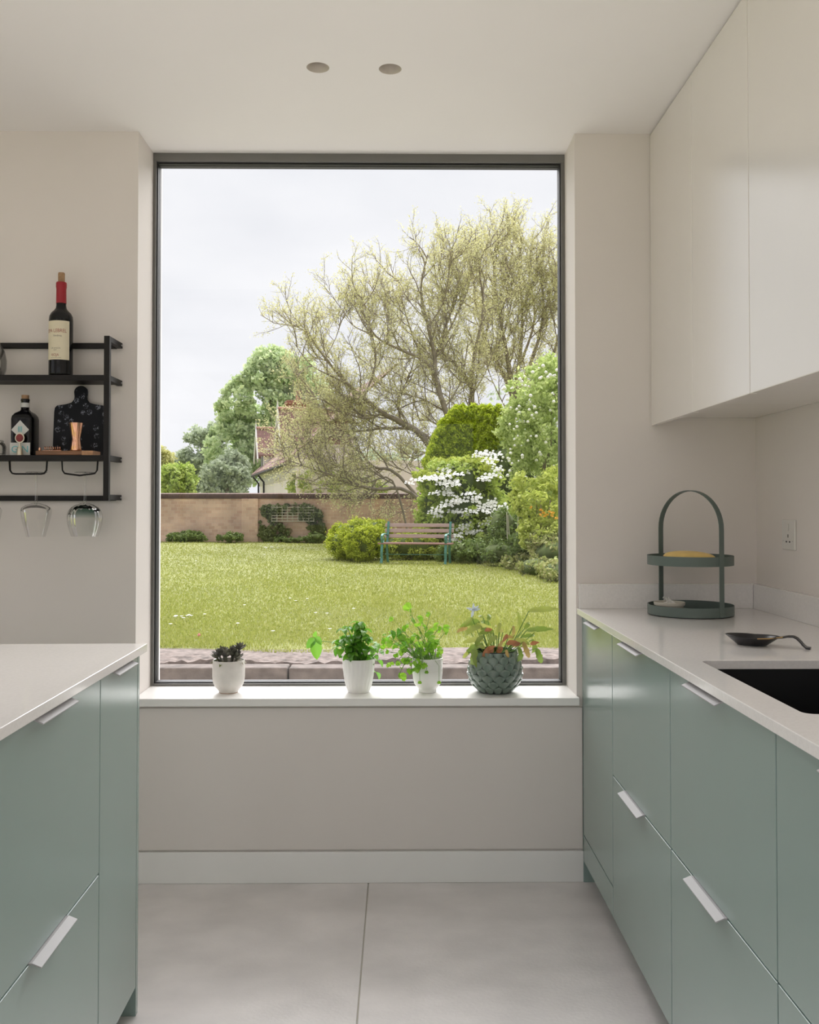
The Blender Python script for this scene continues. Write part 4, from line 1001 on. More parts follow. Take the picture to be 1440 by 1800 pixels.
def bush(name, label, cat, shells, mat, k, n, rk, size, base=None, group=None, coref=.75, stems=3, mixn=.45, aspect=.55, up=0.0, squash=.8, col_core='inner'):
    c = shells[0][0]; b = base or (c[0], c[1], 0)
    t = thing(name, label, cat, b, group=group)
    if coref: core(t, shells, M[col_core], coref)
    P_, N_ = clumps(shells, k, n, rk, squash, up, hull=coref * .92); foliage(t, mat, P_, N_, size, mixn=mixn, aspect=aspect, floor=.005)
    for i in range(stems):
        a = rd.uniform(0, 6.28); h = max(.1, c[2] - b[2])
        stemtube([(.06 * math.cos(a), .06 * math.sin(a), -.02), (.12 * math.cos(a), .12 * math.sin(a), h * .6), (shells[0][1][0] * .4 * math.cos(a), shells[0][1][0] * .4 * math.sin(a), h * 1.1)], [.03, .022, .01], M['twig'], t)
    return t
M['dk_leaf'] = leaf_mat('dark_shrub_leaf', (.11, .17, .045), (.24, .32, .09), .28, .5, .03)
bush('low_ground_ivy', 'low dark green ivy patch at the wall foot, left of the pier', 'ivy', [px_shell(328, 945, 42, 8, 33.2, .35), px_shell(330, 941, 20, 7, 33.3, .3, .6)], M['dk_leaf'], 70, 3000, .11, .05)
bush('low_ground_ivy', 'small dark green ivy clump against the foot of the wall pier', 'ivy', [px_shell(405, 945, 23, 7, 33.2, .3)], M['dk_leaf'], 45, 1800, .10, .05)
bush('low_ground_ivy', 'strip of ivy at the wall foot below the climber', 'ivy', [px_shell(520, 948, 50, 4, 33.3, .25), px_shell(556, 944, 16, 8, 33.2, .3, .6)], M['dk_leaf'], 70, 2400, .08, .045)

# box balls
M['box'] = leaf_mat('box_leaf', (.28, .36, .025), (.54, .58, .07), .32, .5, .02, c3=(.40, .46, .04))
bush('box_ball', 'larger clipped yellow-green box bush behind the left end of the bench', 'bush', [px_shell(628, 948, 52, 34, 22.6, .6), px_shell(655, 940, 36, 26, 23.0, .5, .6), px_shell(606, 958, 30, 26, 22.3, .4, .5)], M['box'], 320, 26000, .13, .030, coref=.84)
bush('box_ball', 'round clipped yellow-green box ball next to the left bench leg', 'bush', [px_shell(640, 954, 36, 32, 21.6, .46)], M['box'], 170, 14000, .10, .028, coref=.84)

# bench
M['slat'] = pm('weathered_bench_wood', (.40, .29, .265), .8, var=.15, vscale=4, stretch=(1, 12, 12)); M['seat_w'] = pm('brown_seat_wood', (.25, .125, .11), .7, var=.15, vscale=4, stretch=(1, 12, 12))
M['iron'] = pm('green_cast_iron', (.06, .20, .175), .5, var=.15)
bn = thing('garden_bench', 'wooden slatted bench with green cast iron ends on the lawn', 'bench', (.37, 20.75, 0), rotz=math.radians(-13))
HL = .80
for k, z in enumerate((.845, .725, .60)):
    y = .30 + .10 * (z - .45) / .4; s = Bx(-HL, HL, -.012, .012, -.042, .042).build('back_slat', M['slat'], bn, bevel=.006); s.location = (0, y, z); s.rotation_euler = (math.radians(-14), 0, 0)
for k in range(5):
    Bx(-HL - .02, HL + .02, -.25 + k * .105, -.165 + k * .105, .425 + .004 * abs(k - 2), .455 + .004 * abs(k - 2)).build('seat_slat', M['seat_w'], bn, bevel=.006)
for sx in (-.72, .72):
    e = MB().strap([(sx, -.22, .43), (sx, -.27, .25), (sx, -.26, .12), (sx, -.31, 0)], .055, .028, (1, 0, 0)).build('front_leg', M['iron'], bn)
    MB().strap([(sx, .22, .43), (sx, .25, .2), (sx, .33, 0)], .05, .028, (1, 0, 0)).build('back_leg', M['iron'], bn)
    MB().strap([(sx, .22, .40), (sx, .275, .50), (sx, .40, .93)], .05, .022, (1, 0, 0)).build('back_post', M['iron'], bn)
    MB().strap([(sx, .285, .62), (sx, .1, .66), (sx, -.15, .655), (sx, -.25, .62), (sx, -.26, .55), (sx, -.22, .45)], .05, .022, (1, 0, 0)).build('armrest', M['iron'], bn)
    MB().tube([(sx + .0, -.15 + .1 * math.cos(a), .55 + .085 * math.sin(a)) for a in [k * .45 for k in range(15)]], .011, 6).build('scroll', M['iron'], bn, smooth=60)
MB().tube([(-.72, 0, .2), (.72, 0, .2)], .008, 6).build('tie_rod', M['iron'], bn, smooth=60)

# planting behind the bench
M['lime'] = leaf_mat('lime_leaf', (.36, .44, .06), (.56, .60, .13), .38, .5, .02)
M['mid'] = leaf_mat('mid_green_leaf', (.28, .38, .06), (.55, .64, .16), .40, .5, .02)
bush('border_fern', 'low bright green ferny plants behind the bench seat', 'plants', [px_shell(720, 962, 60, 22, 22.6, .5), px_shell(745, 950, 40, 25, 23.4, .5)], M['lime'], 170, 5200, .13, .055, aspect=.3, coref=.8)
M['yew'] = leaf_mat('yew_leaf', (.20, .28, .015), (.66, .74, .06), .35, .5, .02, c3=(.46, .56, .03))
# clipped yew: tapered block built from stacked shells
Yy = 27.0
yw = thing('clipped_yew', 'tall clipped dark yew block with a flat top behind the white shrub', 'topiary', (at(822, 900, Y=Yy).x, Yy, 0))
def yew_sect(z):            # left edge, right edge and half depth of the block at height z
    kz = Yy / F; tz = z / 4.08
    xl = np.interp(tz, [0, .35, .66, .93, 1.0], [740, 744, 751, 777, 796]); xr = np.interp(tz, [0, .6, .93, 1.0], [905, 900, 890, 878])
    return (xl - 702) * kz, (xr - 702) * kz, 1.25 - .35 * tz
ym = MB(); lv = [0, 1.2, 2.0, 2.7, 3.3, 3.8, 4.0]
for z in lv:
    a, b, d = yew_sect(z); a, b, d = a + .07, b - .07, d - .07
    ym.v += [(a - ORG[yw.name].x, -d, z), (b - ORG[yw.name].x, -d, z), (b - ORG[yw.name].x, d, z), (a - ORG[yw.name].x, d, z)]
ym.f = [(4 * j_ + i_, 4 * j_ + (i_ + 1) % 4, 4 * j_ + 4 + (i_ + 1) % 4, 4 * j_ + 4 + i_) for j_ in range(len(lv) - 1) for i_ in range(4)] + [tuple(4 * (len(lv) - 1) + i_ for i_ in range(4))]
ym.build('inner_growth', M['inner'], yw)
nq = 52000; zz = 4.08 * np.sqrt(NR.random(nq)); zz[: nq // 5] = 4.08; a, b, d = yew_sect(zz)
uu = NR.random(nq); side = NR.random(nq); Px = np.where(side < .62, a + (b - a) * uu, np.where(side < .81, a, b)); Pn = np.where(side < .62, 0., np.where(side < .81, -1., 1.)); Py = np.where(side < .62, -d, d * (2 * uu - 1))
Nn = np.stack([Pn, np.where(side < .62, -1., 0.), 0 * Pn], 1); tp_ = np.arange(nq) < nq // 5
Px[tp_] = (a + (b - a) * uu)[tp_]; Py[tp_] = (d * (2 * side - 1))[tp_]; Nn[tp_] = (0, 0, 1)
bmp = .09 * np.sin(zz * 19 + np.sin(Px * 7) * 2.2) * np.sin(Px * 11 + zz * 3) + NR.normal(size=nq) * .035
Pq = np.stack([Px, Py + Yy, zz], 1) + Nn * bmp[:, None]; Pq[:, 2] -= .10 * (NR.random(nq)) * (~tp_)
foliage(yw, M['yew'], Pq, Nn, .06, mixn=.3, aspect=.34, floor=.02)
stemtube([(0, 0, 0), (0, 0, 3.2)], .12, M['twig'], yw, name='trunk')
# layered white viburnum
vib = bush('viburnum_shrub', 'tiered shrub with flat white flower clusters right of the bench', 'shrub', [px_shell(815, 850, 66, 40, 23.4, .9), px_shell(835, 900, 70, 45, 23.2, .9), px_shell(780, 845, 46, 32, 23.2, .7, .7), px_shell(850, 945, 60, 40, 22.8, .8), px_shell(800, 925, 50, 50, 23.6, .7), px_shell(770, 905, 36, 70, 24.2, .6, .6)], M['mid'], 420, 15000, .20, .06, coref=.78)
P_, N_ = clumps([px_shell(812, 815, 62, 12, 23.6, .7), px_shell(770, 835, 44, 8, 23.0, .5, .6), px_shell(840, 830, 40, 18, 23.2, .5, .5), px_shell(764, 900, 26, 60, 24.2, .4, .5)], 160, 6500, .16, .5); foliage(vib, M['lime'], P_, N_, .055, name='young_foliage')
fl_m = MB()
rf = random.Random(9)
for k in range(11):
    cx, cy = rf.uniform(-.13, .13), rf.uniform(-.09, .09)
    for j in range(5):
        a = 2 * math.pi * j / 5 + k; c, s = math.cos(a), math.sin(a); r = .042; zt = .02 * rf.random()
        fl_m.add([(cx, cy, zt), (cx + r * .6 * c + r * .42 * s, cy + r * .6 * s - r * .42 * c, zt + .006), (cx + r * c, cy + r * s, zt), (cx + r * .6 * c - r * .42 * s, cy + r * .6 * s + r * .42 * c, zt + .006)], [(0, 1, 2, 3)])
fme = fl_m.mesh('flower_cluster', M['petal'], fix=False)
VF = [(720, 848), (732, 843), (745, 840), (756, 839), (768, 838), (780, 836), (793, 834), (806, 833), (818, 829), (829, 826), (840, 820), (850, 814), (858, 812), (864, 806), (838, 800), (850, 797), (862, 795), (872, 799), (846, 795), (780, 824), (792, 821), (800, 822), (815, 818),
      (775, 848), (784, 844), (793, 846), (797, 850), (855, 838), (862, 833), (869, 828), (874, 822), (850, 842), (762, 866), (782, 864), (790, 869), (785, 858), (760, 900), (768, 895), (776, 890), (785, 885), (770, 905), (795, 880), (803, 879), (811, 878), (820, 868), (828, 866), (832, 877), (838, 873),
      (797, 898), (806, 899), (820, 904), (828, 897), (815, 900), (845, 890), (853, 887), (862, 885), (850, 897), (870, 896), (880, 890), (876, 902), (884, 889), (865, 880), (862, 912), (868, 918), (880, 920), (884, 924), (850, 920), (872, 924), (866, 902), (878, 912), (805, 930), (815, 925), (821, 922), (800, 940), (810, 942), (833, 934), (803, 950), (797, 947), (840, 932), (822, 932)]
for px, py in VF:
    p = at(px, py, Y=22.35 + rf.uniform(-.25, .2) + (.6 if py < 830 else 0)); o = link('flower_cluster', fme, vib)
    o.location = p - ORG[vib.name]; o.rotation_euler = (math.radians(rf.uniform(15, 60)), math.radians(rf.uniform(-25, 15)), rf.uniform(0, 6.3)); s = rf.uniform(.75, 1.25); o.scale = (s, s, s)
    o.rotation_mode = 'ZYX'; o.rotation_euler = (math.radians(rf.uniform(25, 65)), math.radians(rf.uniform(-15, 15)), 0)
# snowball tree at the right
M['snow_l'] = leaf_mat('snowball_leaf', (.36, .46, .14), (.62, .70, .30), .42, .5, .02)
sb_ = bush('snowball_tree', 'tall pale green snowball shrub with round white blooms at the right', 'tree', [px_shell(945, 700, 60, 55, 20.5, .8), px_shell(960, 770, 75, 70, 20.3, .9), px_shell(925, 755, 46, 60, 20.3, .7), px_shell(990, 720, 55, 80, 20.8, .8), px_shell(965, 840, 70, 55, 20.3, .8), px_shell(965, 655, 28, 30, 20.5, .5, .4), px_shell(1010, 850, 80, 90, 20.8, .9)], M['snow_l'], 620, 21000, .17, .048, base=(at(965, 900, Y=20.5).x, 20.5, 0), coref=.0, stems=5)
sph = MB().sphere((0, 0, 0), .05, 8, 6); sph.v = [(x * (1 + .12 * math.sin(60 * x + 40 * z)), y, z * .92) for x, y, z in sph.v]
sme = sph.mesh('snowball_bloom', M['petal'], 70)
for k in range(115):
    px = rf.uniform(876, 1010); top = 640 + max(0, (960 - px)) * .55 + max(0, px - 985) * .3; py = top + (890 - top) * rf.random() ** 1.5
    if py > 860 or (px < 905 and py > 840): continue
    p = at(px, py, Y=19.55 + rf.uniform(-.15, .3)); o = link('snowball_bloom', sme, sb_); o.location = p - ORG[sb_.name]; s = rf.uniform(.4, .85); o.scale = (s, s, s)
bush('backing_hedge', 'dark green hedge filling the gap behind the white shrub and snowball tree', 'hedge', [px_shell(905, 850, 55, 80, 25.5, .7), px_shell(960, 830, 70, 90, 25.8, .7), px_shell(1040, 820, 80, 110, 25.8, .8)], M['dk_leaf'], 300, 9000, .24, .075, coref=.85)
# yellow azalea shrub and mixed border
M['azal'] = leaf_mat('azalea_leaf', (.38, .46, .09), (.62, .66, .18), .42, .5, .02)
az = bush('azalea_shrub', 'light green shrub with a few orange-yellow flowers at the right border', 'shrub', [px_shell(950, 890, 46, 48, 18.6, .6), px_shell(985, 880, 50, 60, 18.9, .6), px_shell(955, 940, 40, 30, 18.2, .5), px_shell(915, 862, 14, 30, 18.8, .3, .3)], M['azal'], 190, 8000, .15, .045, coref=.0, stems=5)
M['orange_f'] = pm('orange_petal', (.75, .42, .05), .6, var=.2, vscale=40)
ofm = MB()
for k in range(7):
    a, e = 2.4 * k, .3 + .15 * k; c = Vector((math.cos(a) * math.cos(e), math.sin(a) * math.cos(e), math.sin(e))); s = c.orthogonal().normalized()
    ofm.add([(0, 0, 0), tuple(c * .03 + s * .02), tuple(c * .05), tuple(c * .03 - s * .02)], [(0, 1, 2, 3)])
ome = ofm.mesh('azalea_bloom', M['orange_f'], fix=False)
for px, py in ((951, 898), (956, 903), (949, 906), (962, 906), (970, 908), (966, 901), (958, 909), (972, 903), (978, 912), (935, 893)):
    o = link('azalea_bloom', ome, az); o.location = at(px, py, Y=17.95) - ORG[az.name]; o.rotation_euler = (rf.uniform(0, 1), 0, rf.uniform(0, 6))
bush('dark_under_shrub', 'deep green low foliage between the bench and the right border', 'shrub', [px_shell(830, 968, 42, 18, 21.2, .5), px_shell(885, 972, 45, 20, 20.0, .5), px_shell(790, 970, 22, 16, 21.8, .4, .5), px_shell(920, 965, 30, 26, 19.2, .5), px_shell(885, 935, 30, 45, 21.5, .5)], M['dk_leaf'], 240, 9000, .13, .045, coref=.8)
M['brdr'] = leaf_mat('border_leaf', (.28, .28, .10), (.50, .45, .24), .3, .5, .02, c3=(.32, .38, .11))
bush('mixed_border', 'mixed low border plants with dry and green leaves at the right lawn edge', 'plants', [px_shell(915, 990, 30, 14, 18.8, .5), px_shell(950, 1000, 40, 22, 17.2, .6), px_shell(985, 1010, 34, 26, 16.0, .6), px_shell(975, 975, 40, 28, 17.6, .6), px_shell(1030, 1010, 50, 40, 15.8, .7), px_shell(965, 955, 40, 22, 18.0, .5)], M['brdr'], 320, 12000, .11, .04, coref=.85)
cn = thing('garden_canes', 'thin pale garden canes standing in the border by the white shrub', 'canes', (at(895, 955, Y=20.3).x, 20.3, 0))
for x0, x1, y1 in ((893, 891, 900), (899, 893, 905), (907, 912, 890)):
    a, b_ = at(x0, 965, Y=20.2) - ORG[cn.name], at(x1, y1, Y=20.2) - ORG[cn.name]; a.z = .0
    MB().tube([tuple(a), tuple(b_)], .011, 6).build('cane', M['lath'], cn)

# ------------------------------------------------------------------ trees
class Tree:
    def __init__(s, seed): s.r = random.Random(seed); s.seg = []; s.tips = []
    def poly(s, pts, r0, r1):
        n = len(pts)
        for i in range(n - 1):
            a = r0 + (r1 - r0) * i / (n - 1); b = r0 + (r1 - r0) * (i + 1) / (n - 1)
            s.seg.append((pts[i], pts[i + 1], a, b))
    def smooth(s, pts, sub=4):
        P = [Vector(p) for p in pts]; out = []
        for i in range(len(P) - 1):
            p0, p1, p2, p3 = P[max(i - 1, 0)], P[i], P[i + 1], P[min(i + 2, len(P) - 1)]
            for k in range(sub):
                t = k / sub; out.append(.5 * ((2 * p1) + (p2 - p0) * t + (2 * p0 - 5 * p1 + 4 * p2 - p3) * t * t + (3 * p1 - p0 - 3 * p2 + p3) * t ** 3))
        out.append(P[-1]); return out
    def grow(s, p, d, L, r, lev, spec):
        R = s.r; n = spec[lev]['n']; pts = [p]; q = p; dd = d.normalized()
        for i in range(n):
            dd = (dd + Vector((R.gauss(0, 1), R.gauss(0, 1), R.gauss(0, 1))) * spec[lev]['wig'] + Vector((0, 0, 1)) * spec[lev]['up']).normalized()
            q = q + dd * (L / n); pts.append(q)
        s.poly(pts, r, r * .35)
        s.kids(pts, r, L, lev, spec)
    def kids(s, pts, r, L, lev, spec):
        R = s.r
        if lev + 1 >= len(spec):
            s.tips += pts[1:]; return
        sp = spec[lev + 1]; k = max(1, int(L * sp['dens'] * R.uniform(.8, 1.2)))
        m = len(pts) - 1
        for j in range(k):
            t = (sp['from'] + (1 - sp['from']) * (j + R.random()) / k) * m; i = min(int(t), m - 1); f = t - i
            p = pts[i].lerp(pts[i + 1], f); ax = (pts[i + 1] - pts[i]).normalized()
            o = ax.orthogonal(); o.rotate(Matrix.Rotation(R.uniform(0, 6.283), 3, ax))
            ang = R.uniform(*sp['ang']); d = ax * math.cos(ang) + o.normalized() * math.sin(ang)
            fall = 1 - .45 * (t / m)
            s.grow(p, d, sp['len'] * R.uniform(.6, 1.25) * fall, min(sp['r'], r * .7) * R.uniform(.8, 1.1), lev + 1, spec)
    def mesh(s, name, mat, parent, sides=4):
        A = np.array([[*a, *b, ra, rb] for a, b, ra, rb in s.seg]); A[:, :3] -= np.array(ORG[parent.name]); A[:, 3:6] -= np.array(ORG[parent.name])
        a, b = A[:, :3], A[:, 3:6]; t = b - a; t /= np.linalg.norm(t, axis=1)[:, None] + 1e-9
        ref = np.where(np.abs(t[:, 2:3]) < .9, np.array([[0, 0, 1.]]), np.array([[1., 0, 0]])); u = np.cross(t, ref); u /= np.linalg.norm(u, axis=1)[:, None]; w = np.cross(t, u)
        V = []
        for base, rad in ((a, A[:, 6]), (b, A[:, 7])):
            for k in range(sides):
                an = 2 * math.pi * k / sides; V.append(base + (u * math.cos(an) + w * math.sin(an)) * rad[:, None])
        V = np.stack(V, 1); n = len(A); i0 = (np.arange(n) * 2 * sides)[:, None]
        Fc = np.concatenate([i0 + np.array([[k, (k + 1) % sides, sides + (k + 1) % sides, sides + k]]) for k in range(sides)])
        o = np_mesh(name, V.reshape(-1, 3), Fc, mat, parent, smooth=True); o['kind'] = 'stuff'; return o
SPEC = [dict(n=6, wig=.12, up=.1), dict(n=6, wig=.17, up=.13, dens=2.8, len=2.15, r=.026, ang=(.45, 1.1), **{'from': .18}),
        dict(n=4, wig=.2, up=.12, dens=5.4, len=1.05, r=.010, ang=(.4, 1.0), **{'from': .12}), dict(n=3, wig=.22, up=.08, dens=6.5, len=.45, r=.0055, ang=(.4, 1.0), **{'from': .1})]
M['bud'] = leaf_mat('young_olive_leaf', (.56, .53, .28), (.72, .70, .42), .44, .6, .0, c3=(.63, .62, .32))
def limb_tree(name, label, seed, Y, base_px, limbs, leaf_n, leaf_s, leafm, spec=SPEC):
    T = Tree(seed); b = at(base_px, 930, Y=Y); t = thing(name, label, 'tree', (b.x, Y, 0)); rr = random.Random(seed)
    for pts, r0, r1, dy0, dy1 in limbs:
        P = [at(px, py, Y=Y + dy0 + (dy1 - dy0) * i / (len(pts) - 1)) for i, (px, py) in enumerate(pts)]
        if pts[0][1] > 860: P[0].z = min(P[0].z, 0)
        S = T.smooth(P); T.poly(S, r0 * .62, r1 * .7); L = sum((S[i + 1] - S[i]).length for i in range(len(S) - 1))
        T.kids(S, r0 * .6, L, 0, spec)
    T.mesh('branches', M['twig'], t)
    tp = np.array([list(p) for p in T.tips]); idx = NR.integers(0, len(tp), leaf_n); P_ = tp[idx] + NR.normal(size=(leaf_n, 3)) * .05
    foliage(t, leafm, P_, unit(leaf_n), leaf_s, mixn=.0)
    return t, len(T.seg)
L1 = [([(812, 950), (805, 800), (784, 724), (766, 668), (764, 627), (753, 575), (740, 508), (752, 448)], .20, .03, 0, -.5),
      ([(766, 655), (743, 632), (702, 614), (661, 591), (640, 552), (636, 520)], .10, .02, -.2, -1.2),
      ([(764, 627), (785, 580), (778, 520), (770, 460)], .09, .02, 0, .8),
      ([(800, 860), (745, 770), (705, 742), (674, 727), (640, 700), (609, 673), (572, 630), (545, 590), (522, 562)], .19, .02, 0, -1.0),
      ([(640, 700), (660, 640), (655, 590), (645, 545)], .07, .015, -.6, .6),
      ([(609, 673), (580, 660), (545, 640), (515, 600)], .06, .015, -.8, -2),
      ([(830, 950), (832, 780), (828, 709), (828, 678), (800, 640), (775, 608), (795, 540), (812, 475)], .20, .03, .3, .8),
      ([(828, 678), (835, 620), (850, 540), (843, 470), (858, 425)], .13, .02, .5, 1.2),
      ([(812, 870), (722, 866), (661, 860), (614, 850), (589, 837), (543, 822), (507, 809)], .12, .02, 0, -2.0),
      ([(800, 868), (702, 837), (660, 822), (638, 800), (622, 770), (598, 742), (570, 735)], .10, .015, .2, -.6),
      ([(790, 800), (740, 760), (690, 752), (640, 757), (590, 765), (535, 780), (505, 775)], .10, .015, .3, .2),
      ([(722, 866), (690, 845), (640, 848), (590, 815), (540, 800)], .06, .012, -.3, -1.2),
      ([(674, 727), (640, 735), (600, 722), (560, 700), (530, 695)], .07, .012, -.4, -1.5),
      ([(705, 742), (700, 700), (720, 660), (700, 640)], .06, .012, .2, 1.0),
      ([(784, 724), (740, 700), (700, 690), (660, 670)], .06, .012, .3, 1.2),
      ([(743, 632), (722, 580), (706, 525), (700, 485)], .06, .012, .2, .8), ([(702, 614), (684, 565), (670, 520)], .05, .012, -.5, .3), ([(775, 608), (800, 560), (824, 505), (830, 460)], .06, .012, .2, 1.2),
      ([(753, 575), (780, 530), (790, 475), (794, 450)], .06, .012, -.2, -1.0), ([(661, 591), (625, 575), (604, 555)], .04, .01, -.8, -.2), ([(572, 630), (590, 595), (600, 565)], .04, .01, -.6, .4),
      ([(805, 800), (770, 790), (740, 800), (715, 818)], .05, .012, .4, .6), ([(805, 760), (770, 745), (735, 735)], .05, .012, .3, .9), ([(800, 830), (760, 842), (720, 832), (690, 815)], .05, .012, .2, .4),
      ([(820, 740), (790, 700), (770, 690), (740, 690)], .05, .012, .8, 1.4), ([(800, 790), (770, 765), (745, 775), (720, 770)], .05, .012, .6, 1.6)]
t1, n1 = limb_tree('budding_tree', 'large spreading tree with bare limbs and olive buds over the wall', 31, 31.5, 815, L1, 95000, .031, M['bud'])
L2 = [([(905, 950), (902, 720), (895, 650), (885, 590), (872, 520), (868, 450), (878, 415)], .20, .02, 0, -.5),
      ([(902, 700), (915, 620), (918, 540), (912, 470), (918, 425)], .14, .02, 0, .5),
      ([(906, 700), (940, 620), (955, 550), (952, 480), (958, 440)], .13, .02, 0, .3),
      ([(908, 720), (965, 640), (985, 570), (982, 500), (985, 470)], .12, .02, 0, -.5),
      ([(900, 680), (860, 610), (838, 545), (835, 490)], .10, .02, 0, -.6),
      ([(912, 760), (980, 690), (1020, 620), (1040, 540)], .12, .02, 0, .5),
      ([(900, 700), (880, 650), (850, 600), (845, 560)], .08, .015, .2, 1.0),
      ([(915, 640), (940, 560), (930, 480), (938, 420)], .09, .02, .2, 1.0),
      ([(918, 540), (938, 505), (962, 478)], .05, .012, 0, .5), ([(885, 590), (900, 525), (897, 455)], .06, .012, -.2, -.8), ([(955, 550), (975, 520), (985, 500)], .05, .012, .2, .8),
      ([(902, 740), (880, 700), (862, 660), (855, 640)], .05, .012, .0, -.5), ([(902, 740), (922, 700), (926, 655)], .05, .012, .0, -.5), ([(902, 735), (845, 715), (820, 690)], .05, .012, 0, -.5)]
t2, n2 = limb_tree('budding_tree', 'upright twiggy tree in early leaf filling the right of the sky', 47, 35.5, 905, L2, 62000, .033, M['bud'])
print('tree segments', n1, n2)

def leafy_tree(name, label, shells, mat, k, n, rk, size, trunk=.2, mixn=.35, aspect=.6, squash=.8):
    c = shells[0][0]; t = thing(name, label, 'tree', (c[0], c[1], 0), group='trees behind the garden wall')
    P_, N_ = clumps(shells, k, n, rk, squash); foliage(t, mat, P_, N_, size, mixn=mixn, aspect=aspect, floor=.1)
    T = Tree(5)
    top = max(s[0][2] + s[1][2] * .5 for s in shells)
    T.poly(T.smooth([(c[0], c[1], 0), (c[0] + .1, c[1], top * .4), (c[0] - .1, c[1], top * .95)]), trunk, .03)
    for s in shells:
        T.poly(T.smooth([(c[0], c[1], max(.3, s[0][2] * .5)), ((c[0] + s[0][0]) / 2, s[0][1], s[0][2] * .85), s[0]]), trunk * .4, .02)
    T.mesh('trunk', M['twig'], t)
    return t
M['pop'] = leaf_mat('poplar_leaf', (.42, .53, .28), (.68, .76, .46), .44, .45, .02, c3=(.54, .64, .36))
M['blue'] = leaf_mat('blue_green_leaf', (.36, .42, .29), (.48, .54, .38), .38, .5, .03)
M['fresh'] = leaf_mat('fresh_leaf', (.30, .42, .08), (.50, .58, .16), .36, .5, .02)
M['gold'] = leaf_mat('golden_leaf', (.48, .47, .18), (.58, .58, .26), .36, .5, .02)
leafy_tree('poplar_tree', 'tall leafy green tree rising behind the white house', [px_shell(478, 690, 60, 75, 62, 2), px_shell(435, 720, 50, 60, 62, 2), px_shell(420, 790, 55, 70, 62, 2), px_shell(505, 660, 40, 50, 62, 1.6, .8), px_shell(540, 740, 60, 80, 63, 2), px_shell(485, 790, 70, 70, 62, 2), px_shell(470, 640, 26, 30, 62, 1.2, .3)], M['pop'], 520, 30000, .55, .17)
leafy_tree('background_tree', 'blue-green tree left of the tall poplar', [px_shell(355, 805, 40, 58, 70, 2), px_shell(340, 840, 44, 44, 70, 2), px_shell(375, 780, 26, 34, 70, 1.6, .5)], M['blue'], 200, 11000, .55, .16)
leafy_tree('background_tree', 'low grey-green tree between the house and the blue-green tree', [px_shell(398, 845, 42, 40, 58, 1.8), px_shell(410, 825, 26, 30, 58, 1.4, .5)], M['blue'], 150, 8000, .42, .13)
leafy_tree('background_tree', 'bright green bush-like tree showing above the wall at the left', [px_shell(312, 850, 28, 32, 46, 1.2), px_shell(322, 842, 16, 24, 46, .9, .5)], M['fresh'], 130, 6500, .30, .10)
leafy_tree('background_tree', 'golden-green tree at the far left edge of the window', [px_shell(268, 825, 26, 48, 50, 1.3), px_shell(255, 850, 40, 60, 50, 1.6), px_shell(292, 810, 12, 14, 50, .6, .25)], M['gold'], 130, 6500, .34, .11)
bush('fresh_shrub', 'fresh green shrub growing beyond the wall below the budding tree', 'shrub', [px_shell(560, 850, 46, 30, 37, .8), px_shell(620, 862, 60, 22, 37, .8), px_shell(530, 855, 22, 22, 37, .6, .5)], M['fresh'], 150, 3800, .30, .08, coref=.0)
leafy_tree('background_tree', 'hazy mid-green trees beyond the wall behind the budding tree', [px_shell(650, 850, 80, 60, 75, 3), px_shell(760, 840, 80, 70, 75, 3), px_shell(880, 800, 100, 110, 75, 3), px_shell(980, 780, 100, 140, 75, 3)], M['blue'], 300, 12000, .8, .2)

# ------------------------------------------------------------------ house behind the wall
M['render'] = pm('white_render', (.84, .78, .775), .85, var=.05, vscale=1.5); M['white_p'] = pm('white_woodwork', (.70, .69, .67), .6)
M['roof'] = brick_mat('roof_tile', (.27, .165, .145, 1), (.21, .125, .11, 1), (.11, .07, .065, 1), 3.0, .5, .45, 'yz'); M['roof2'] = brick_mat('dormer_roof_tile', (.27, .155, .135, 1), (.20, .115, .10, 1), (.10, .062, .055, 1), 3.0, .5, .45, 'xz')
M['chim'] = brick_mat('chimney_brick', (.34, .15, .10, 1), (.25, .11, .08, 1), (.35, .28, .22, 1), 2.2); M['pot_t'] = pm('terracotta', (.45, .24, .19), .8)
# local axes: y' runs along the left side wall towards the viewer's right, x' into the house
h0 = at(451, 833, Y=50.0); hr = math.atan2(.24, .97)
hs = thing('white_house', 'white rendered house with red tiled roof and gabled dormers behind the wall', 'house', (h0.x, h0.y, 0), rotz=hr)
EZ = 3.04
Bx(.3, 9, -14, 1.2, 0, EZ + .1).build('walls', M['render'], hs)
MB().add([(-.15, -14, EZ - .08), (-.15, 1.4, EZ - .08), (4.4, 1.4, 7.0), (4.4, -14, 7.0), (-.15, -14, EZ + .02), (-.15, 1.4, EZ + .02), (4.4, 1.4, 7.1), (4.4, -14, 7.1)], [(0, 1, 2, 3), (4, 5, 6, 7), (0, 1, 5, 4), (1, 2, 6, 5), (0, 3, 7, 4), (2, 3, 7, 6)]).build('main_roof', M['roof'], hs)
Bx(.26, .31, -14, 1.2, EZ - .42, EZ).build('fascia', M['white_p'], hs)
for k in range(40):
    y = 1.1 - k * .33; MB().prism([(y - .14, EZ - .40), (y + .14, EZ - .40), (y, EZ - .66)], 'x', .24, .28).build('fascia_point', M['white_p'], hs)
MB().tube([(-.14, 1.3, EZ - .1), (-.14, -13.9, EZ - .1)], .06, 8).build('gutter', M['black'], hs, smooth=60)
for y in (1.0, -1.9): MB().tube([(-.1, y, EZ - .12), (.2, y, EZ - .5), (.22, y, 0)], .05, 8).build('downpipe', M['black'], hs, smooth=60)
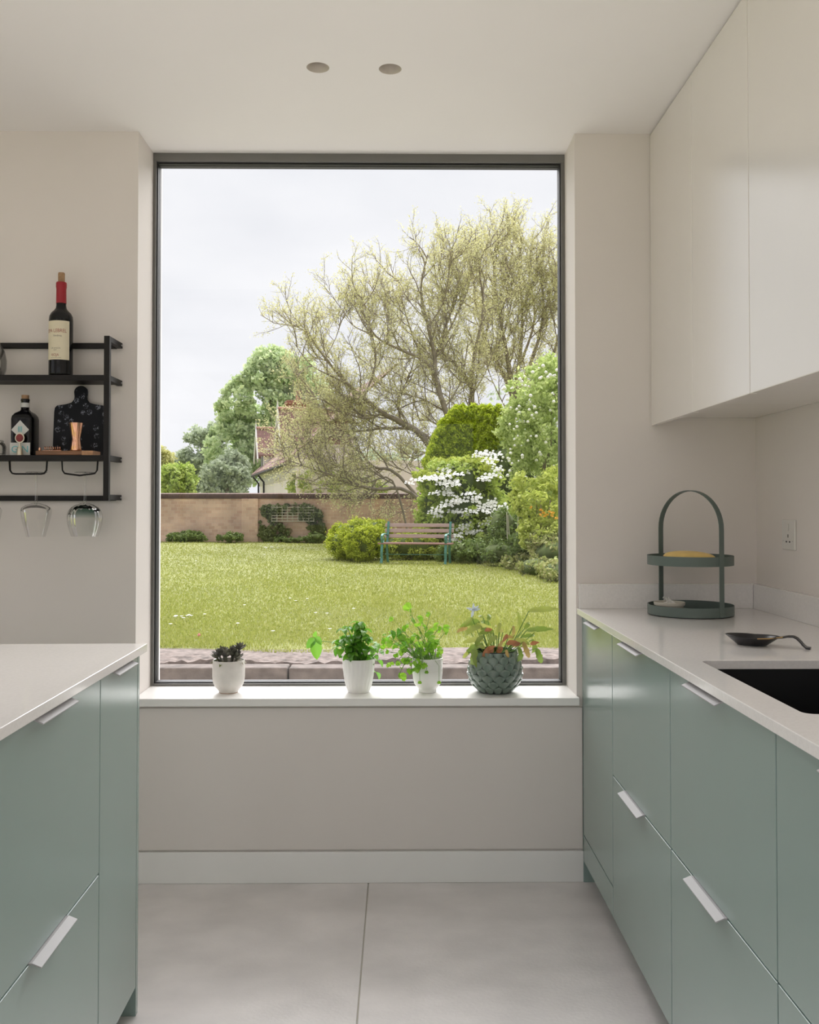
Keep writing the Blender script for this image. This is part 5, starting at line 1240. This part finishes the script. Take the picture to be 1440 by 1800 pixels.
for yc_, w_ in ((.1, 1.05), (-10.2, 1.05)):
    zr, ze = 5.5, 4.02; g = .05
    d_ = Bx(.32, 3.2, yc_ - w_ + .2, yc_ + w_ - .2, EZ, ze + .35).build('dormer_wall', M['render'], hs)
    for s in (-1, 1):
        yo = yc_ + s * w_
        MB().add([(.0, yc_, zr), (3.0, yc_, zr), (3.0, yo, ze), (.0, yo, ze), (.0, yc_, zr - .09), (3.0, yc_, zr - .09), (3.0, yo, ze - .09), (.0, yo, ze - .09)], [(0, 1, 2, 3), (4, 5, 6, 7), (0, 3, 7, 4), (2, 3, 7, 6), (1, 2, 6, 5), (0, 1, 5, 4)]).build('dormer_roof', M['roof2'], hs)
        MB().add([(-.06, yc_, zr + .06), (-.06, yo + s * .12, ze - .22), (-.06, yo - s * .08, ze - .42), (-.06, yc_, zr - .32), (.0, yc_, zr + .06), (.0, yo + s * .12, ze - .22), (.0, yo - s * .08, ze - .42), (.0, yc_, zr - .32)], [(0, 1, 2, 3), (4, 5, 6, 7), (0, 1, 5, 4), (1, 2, 6, 5), (2, 3, 7, 6), (3, 0, 4, 7)]).build('bargeboard', M['white_p'], hs)
    MB().add([(.25, yc_ - w_ + .2, ze + .2), (.25, yc_ + w_ - .2, ze + .2), (.25, yc_, zr - .2), (.34, yc_ - w_ + .2, ze + .2), (.34, yc_ + w_ - .2, ze + .2), (.34, yc_, zr - .2)], [(0, 1, 2), (3, 4, 5), (0, 1, 4, 3), (1, 2, 5, 4), (2, 0, 3, 5)]).build('gable', M['render'], hs)
    MB().lathe([(.05, 0), (.05, .2), (.03, .28), (0, .55)], 8, (-.03, yc_, zr - .1)).build('finial', M['white_p'], hs)
    MB().tube([(0, yc_, zr + .03), (3, yc_, zr + .03)], .07, 8).build('ridge_tiles', M['pot_t'], hs)
    w_n = Bx(.28, .33, yc_ - .45, yc_ + .45, EZ + .35, ze - .05).build('dormer_window', M['frame'], hs)
cx_, cy_ = 1.35, -6.4
c_ = Bx(cx_ - .5, cx_ + .55, cy_ - .35, cy_ + .35, 3.4, 6.3).build('chimney_stack', M['chim'], hs)
Bx(cx_ - .58, cx_ + .63, cy_ - .43, cy_ + .43, 6.1, 6.28).build('chimney_cap', M['chim'], c_, bevel=.02); Bx(cx_ - .6, cx_ + .65, cy_ - .45, cy_ + .45, 5.2, 5.32).build('chimney_band', M['chim'], c_, bevel=.02)
MB().lathe([(.15, 0), (.13, .35), (.17, .42), (.17, .5), (.12, .52)], 12, (cx_ + .05, cy_, 6.28)).build('chimney_pot', M['pot_t'], c_, smooth=50)
